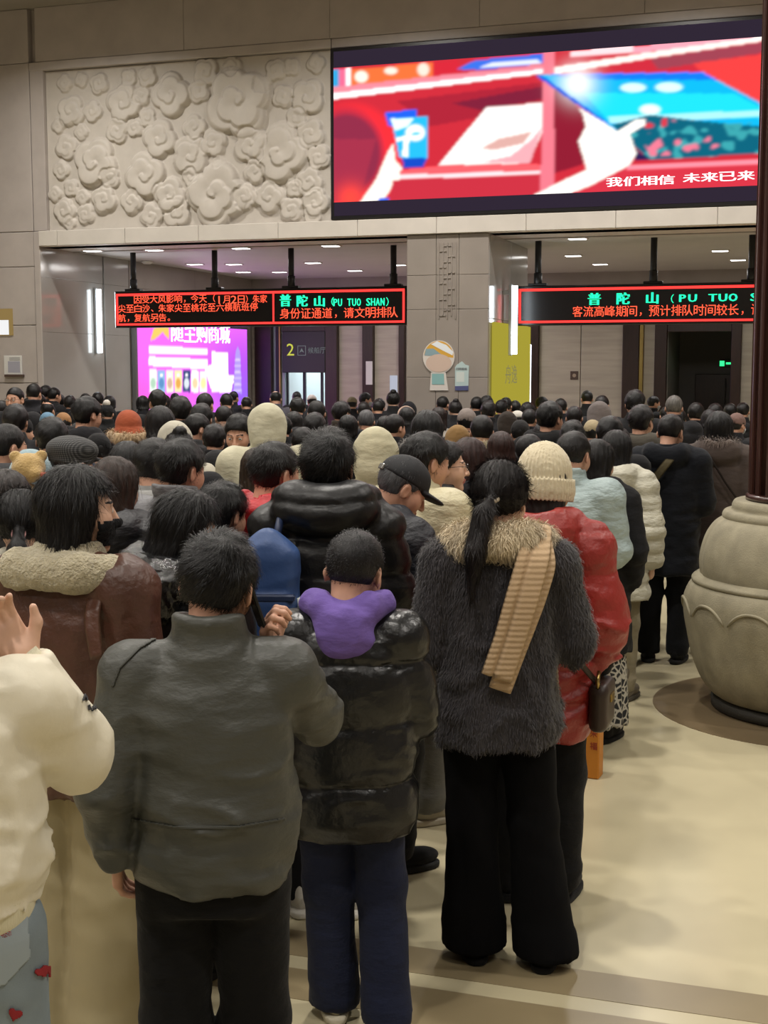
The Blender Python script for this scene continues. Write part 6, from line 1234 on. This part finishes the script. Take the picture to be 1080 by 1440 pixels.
# ------------------------------------------------------------------ the crowd further back: (column, crown row, head width, hair or hat, coat, colour, turn, head yaw)
CR = '''22 543.5 23 short jacket 1c1c1f 150 20 face glasses
47 538 21 short jacket 15151a -30 0
64 541 15 short jacket 161618 -40 0
75 544 14 short jacket 17171a -50 0
54 553 19 short jacket 141416 -40 0
2 562 22 short jacket 2a2a2c 0 0
40 558 15 short jacket 18181c -70 0 mask
84 554 17 short jacket 121214 0 0
98 556 18 thick jacket 15151a 0 0
66 563.5 21 bald jacket 17171a -20 0
121 552 18 short jacket 131316 0 0
138 551 17 thick jacket 141418 0 0
119 557 36 thick hood 17171b -50 0 glasses
150 565 22 knit:151518 jacket 141416 0 0 pompom
20 568 34 thick jacket 17171a 0 0
26 580.5 34 knit:131316 hood 1a1a1e -50 -10
67 575 21 cap:5f7f96 jacket 16161a 0 0
89 576 20 knit:8f6a48 jacket 17171a 0 0
71 586 44 thick hood 141a2c 0 0
138 603 42 knit:101012 furhood 121214 0 0
154 556 16 bob jacket 141416 0 0
201 556 18 bob jacket 15151a 0 0
223 547 24 thick jacket 141416 10 0
230 554.5 20 bob jacket 17171a 0 0
246 552 14 short jacket 15151a 0 0
253 557 31 thick jacket 161619 0 0
226 570 38 lob jacket 171b22 0 0
245 584 44 - hoodup b3ae9f 0 0
252 605 42 bun jacket 17171a 0 0
287 551 25 short jacket 161619 -30 0
319 552 20 short jacket 141417 0 0
328 549.5 15 short jacket 15151a -30 0
347 557 14 short jacket 18181c 0 0
282 567 32 thick jacket 161619 0 0
273 580 33 messy hood 1a1a1c -70 0 glasses
315 569 27 short furhood 15161c 0 0
388 548 18 bald jacket 4a4850 0 0
417 550 12 short jacket 17171a 0 0
439 552 13 cap:c0b8b4 jacket 2a2a2e 0 0
419 558 23 thick jacket 151518 0 0
445 562 28 short jacket 16161a 0 0
479 564 26 thick jacket 3a332c -20 0
495 555 17 cap:857a62 jacket 17171a 0 0
513 552 16 thick jacket 15151a -60 0 mask
511 564 20 short jacket 151517 0 0
533 560 18 thick jacket 141416 0 0
413 578 25 lob jacket 5a3424 -20 0
442 580 33 thick jacket 17171a 0 0
489 583 24 bob jacket 151518 0 0
515 575 27 short:4a4a4c hood 17171c 0 0
464 599 37 lob:1f1614 jacket 17161a 0 0
553 550 19 bun jacket 141416 0 0
532 561 17 short jacket 15151a 0 0
575 561 21 - hoodup 1b1b20 0 0
573 572 22 bob jacket 161619 0 0 headband
622 556 19 short jacket 17171a -30 0
641 563 18 bun jacket 151518 0 0
617 572 22 lob:1d1412 jacket 9a948c 0 0
656 570 32 knit:7b716c jacket 17161a 0 0
644 592 30 - hoodup 8a6c44 0 0
600 576 42 bob furhood 1c1c20 -30 0
541 583 29 buzz jacket 1a1b22 -20 0
553 581 31 short jacket 15151a -40 0
670 557 14 short jacket 141416 0 0
684 556 18 thick jacket 151518 0 0
687 563 23 thick jacket 141417 0 0
711 558 15 short jacket 16161a 0 0
725 562 13 short jacket 161619 0 0
742 565 16 bob jacket 141417 0 0
761 557 16 short jacket 17171a -80 0
714 574 24 - hoodup 2f2823 0 0
729 573 15 cap:b0aca4 jacket 17171a 0 0
744 574 18 short jacket 151518 0 0
678 582 37 short furhood 191513 0 0 creamfur
732 586 33 knit:1b1a1a jacket 17171a 0 0
772 564 35 thick hood 121214 -20 0
789 559 21 short jacket 15151a 0 0
744 609 40 short hood 1a1a1d -30 0
706 606 32 lob:2a1713 jacket 201513 0 0
826 548 18 short jacket 151518 0 0
846 555 22 short jacket 17171a 0 0
843 559 30 - hoodup 6a6260 0 0
834 586 20 knit:9a8c70 jacket 17171a 0 0
808 570 26 short jacket 141416 0 0
893 548 27 thick jacket 131316 0 0
918 556 15 short jacket 17171a -60 0 mask
901 569 34 thick hood 4a463e -10 0
858 584 38 messy jacket 151518 0 0
805 590 36 messy jacket 161619 0 0
948 555 25 short:55524e jacket 17171a 0 0
939 570 22 short jacket 16161a 0 0
979 566 23 thick jacket 141416 0 0
1006 567 22 thick jacket 151519 0 0
1028 566 21 short jacket 121214 0 0
1045 565 14 short jacket 131316 0 0
1036 577 22 knit:6d5650 jacket 17171a -30 0 mask
360 629 25 lob:2a1f16 jacket 1c1a18 0 0
870 600 34 long jacket 131214 -5 0
300 596 30 thick jacket 18181b -10 0
398 584 24 thick jacket 17171a 0 0
425 600 32 messy hood 16161a 0 0
765 592 30 short jacket 17171b 0 0
705 562 16 thick jacket 141416 0 0
955 574 20 thick jacket 121214 0 0
1000 575 20 bob jacket 141316 0 0
110 594 30 thick jacket 17171a 0 0'''
def tanpx(px, py): d = ray(px, py); return -d.z/math.hypot(d.x, d.y)
crowd = []
for ln_ in CR.split('\n'):
    t = ln_.split(); cx, top, w = map(float, t[:3]); hk = t[3]; tn = tanpx(cx, top); wd = .20 if (':' in hk and hk.split(':')[0] in ('knit', 'cap')) or hk == '-' else .182
    D = wd*1866/w; h = min(1.80, max(1.57, 2 - tn*D)); D2 = (2 - h)/tn; D = min(D2, 23.6)
    crowd.append(dict(px=cx, top=top, w=w, tn=tn, D=D, hair=hk, coat=t[4], col=t[5], turn=float(t[6]), yaw=float(t[7]), ex=t[8:]))
fixed = [(r.location.x, r.location.y) for r in PEOPLE]
def cxy(c): p = at_d(c['px'], 560, c['D']); return p.x, p.y
for it in range(60):
    mv = 0
    for i, c in enumerate(crowd):
        x, y = cxy(c); push = 0.0
        for j, e in enumerate(crowd):
            if j == i: continue
            ex, ey = cxy(e); dd_ = math.hypot(ex - x, ey - y)
            if dd_ < .5: push += (.5 - dd_)*(.5 if (c['D'], i) > (e['D'], j) else -.5)
        for (ex, ey) in fixed:
            dd_ = math.hypot(ex - x, ey - y)
            if dd_ < .5: push += (.5 - dd_)*(1 if math.hypot(x, y) > math.hypot(ex, ey) else -1)
        if push:
            nd = c['D'] + max(-.15, min(.15, push)); hh = 2 - c['tn']*nd
            if 1.46 < hh < 1.88 and nd < 23.8: c['D'] = nd; mv += 1
    if not mv: break
# people near the wall line must stand in an opening
for c in crowd:
    x, y = cxy(c)
    if y > YW - .35 and y < 19.95 and XP0 - .3 < x < XP1 + .3 or (y > YW - .35 and x < XL + .3):
        c['D'] *= (YW - .4)/y
WORD = {'1': 'black', '2': 'dark grey', '3': 'brown', '4': 'grey', '5': 'rust', '6': 'grey', '8': 'tan', '9': 'pale grey', 'b': 'cream'}
def zone(px):
    for lim, w in ((57, 'below the far-left notice'), (160, 'by the polished left wall'), (255, 'below the pink box, left half'), (345, 'below the pink box, right half'), (402, 'left of doorway 2'), (475, 'before doorway 2'), (570, 'right of doorway 2'), (640, 'before the pier, left half'), (690, 'before the pier, right half'), (748, 'below the yellow box'), (818, 'before the left pale door'), (878, 'before the right pale door'), (925, 'before the brass strip'), (985, 'before the dark doorway'), (1100, 'by the wooden column')):
        if px < lim: return w
ROWS = ('far', 'third', 'second', 'near')
zr_ = {}
for c in crowd:
    c['row'] = 0 if c['top'] < 557 else 1 if c['top'] < 567 else 2 if c['top'] < 583 else 3; zr_.setdefault((zone(c['px']), c['row']), []).append(c)
ORD = ('leftmost', 'second from left', 'third from left', 'fourth from left', 'fifth from left', 'sixth from left', 'seventh from left', 'eighth from left', 'ninth from left')
HW = {'short': 'short-haired', 'thick': 'thick-haired', 'messy': 'tousled', 'bob': 'bob-haired', 'lob': 'long-haired', 'long': 'long-haired', 'buzz': 'close-cropped', 'bald': 'balding', 'bun': 'bun-haired', 'knit': 'knit-capped', 'cap': 'capped', '-': 'hooded'}
for i, c in enumerate(crowd):
    h = (2 - c['tn']*c['D'])/1.012; big = c['w'] >= 26; hk = c['hair']; kind, _, hc = hk.partition(':'); hat = None; hr = None; rs = np.random.RandomState(i)
    fem = kind in ('bob', 'lob', 'long', 'bun')
    if kind in ('knit', 'cap'): hat = (kind, cloth(hc), 'cap' if kind == 'cap' else 'knit_hat'); hr = ('short', '0f0e0f', 0); h /= 1.02
    elif kind != '-': hr = (kind, hc or ('0d0c0d', '100e0e', '131011')[i % 3], 1500 if big else 0)
    face = 'face' in c['ex']
    arms_ = ('phone', 'down')[i % 2] if big else 'down'
    hv_ = ((-12, 4), (10, 12), (0, 7))[int(rs.randint(3))]; head = (0 if face else hv_[0], hv_[1], 0)
    cd = dict(tab='woman' if fem else 'man', m=cloth(c['col']), res=.016, seed=0, fold=.008, puff=.02)
    if c['coat'] in ('hood', 'furhood', 'hoodup'): cd['collar'] = c['coat']
    else: cd['collar'] = 'stand'
    if i % 4 == 1 and c['coat'] != 'hoodup': cd.update(quilt=.012, pitch=.11, fold=.004)
    if c['coat'] == 'hoodup': h /= 1.03; head = (0, 4, 0)
    z = zr_[(zone(c['px']), c['row'])]; k = sorted(z, key=lambda q: q['px']).index(c)
    pos_w = ('the only one ' if len(z) == 1 else ORD[min(k, 8)] + ' ')
    colw = WORD.get(c['col'][0], 'dark')
    if c['col'] in ('171b22', '141a2c', '1a1b22'): colw = 'navy'
    lab = '%s person, %s coat, %s row, %s%s' % (HW[kind], colw, ROWS[c['row']], zone(c['px']), '' if len(z) == 1 else ', ' + ORD[min(k, 8)])
    c['R'] = R = person(c['px'], c['D'], h, lab, turn=c['turn'], fem=fem, arms=arms_, head=head, hair=hr, hat=hat, coat=cd, pants=('straight', ('121214', '17181d', '1c1f28', '26262a')[i % 4]), shoes=('sneaker', ('19191b', 'a8a498', '2a2a2c')[i % 3], ('222224', 'b8b4a8', '1a1a1a')[i % 3]), res=.0055 if face else .011, face=face, hres=.013, hairres=.010, seed=0, group='waiting crowd')
    if 'glasses' in c['ex']: glasses(R, head)
    if 'mask' in c['ex']: hatpart(R, _cache.setdefault('maskme', make_mesh('face_mask', vm[0], vm[1], [])), 'face_mask', cloth('a9adb2'), head, 'pale face mask')
    if c['coat'] == 'furhood': obj('fur_trim', FT_ME, R['coat'], mat('cream_fur_trim', 'a89f80', .95, sheen=.4) if 'creamfur' in c['ex'] else mat('grey_fur_trim', '6e6a66', .95, sheen=.4))
    if 'pompom' in c['ex']:
        o = obj('pompom', make_mesh('pompom', *sculpt(lambda P: ell(P, (0, -.02, .26), (.05, .05, .05)), (-.07, -.09, .19), (.07, .05, .33), .01), []), R['hat'], cloth('b8b2aa'))
    if 'headband' in c['ex']:
        o = obj('headband', MB().tube([(.094*math.cos(a), .01 + .02*math.sin(a), .05 + .105*math.sin(a)) for a in [PI*k/14 for k in range(15)]], .012, 8).mesh('headband', cloth('b49a8c'), True), R['hair']); o.location = Vector(HC.tolist())
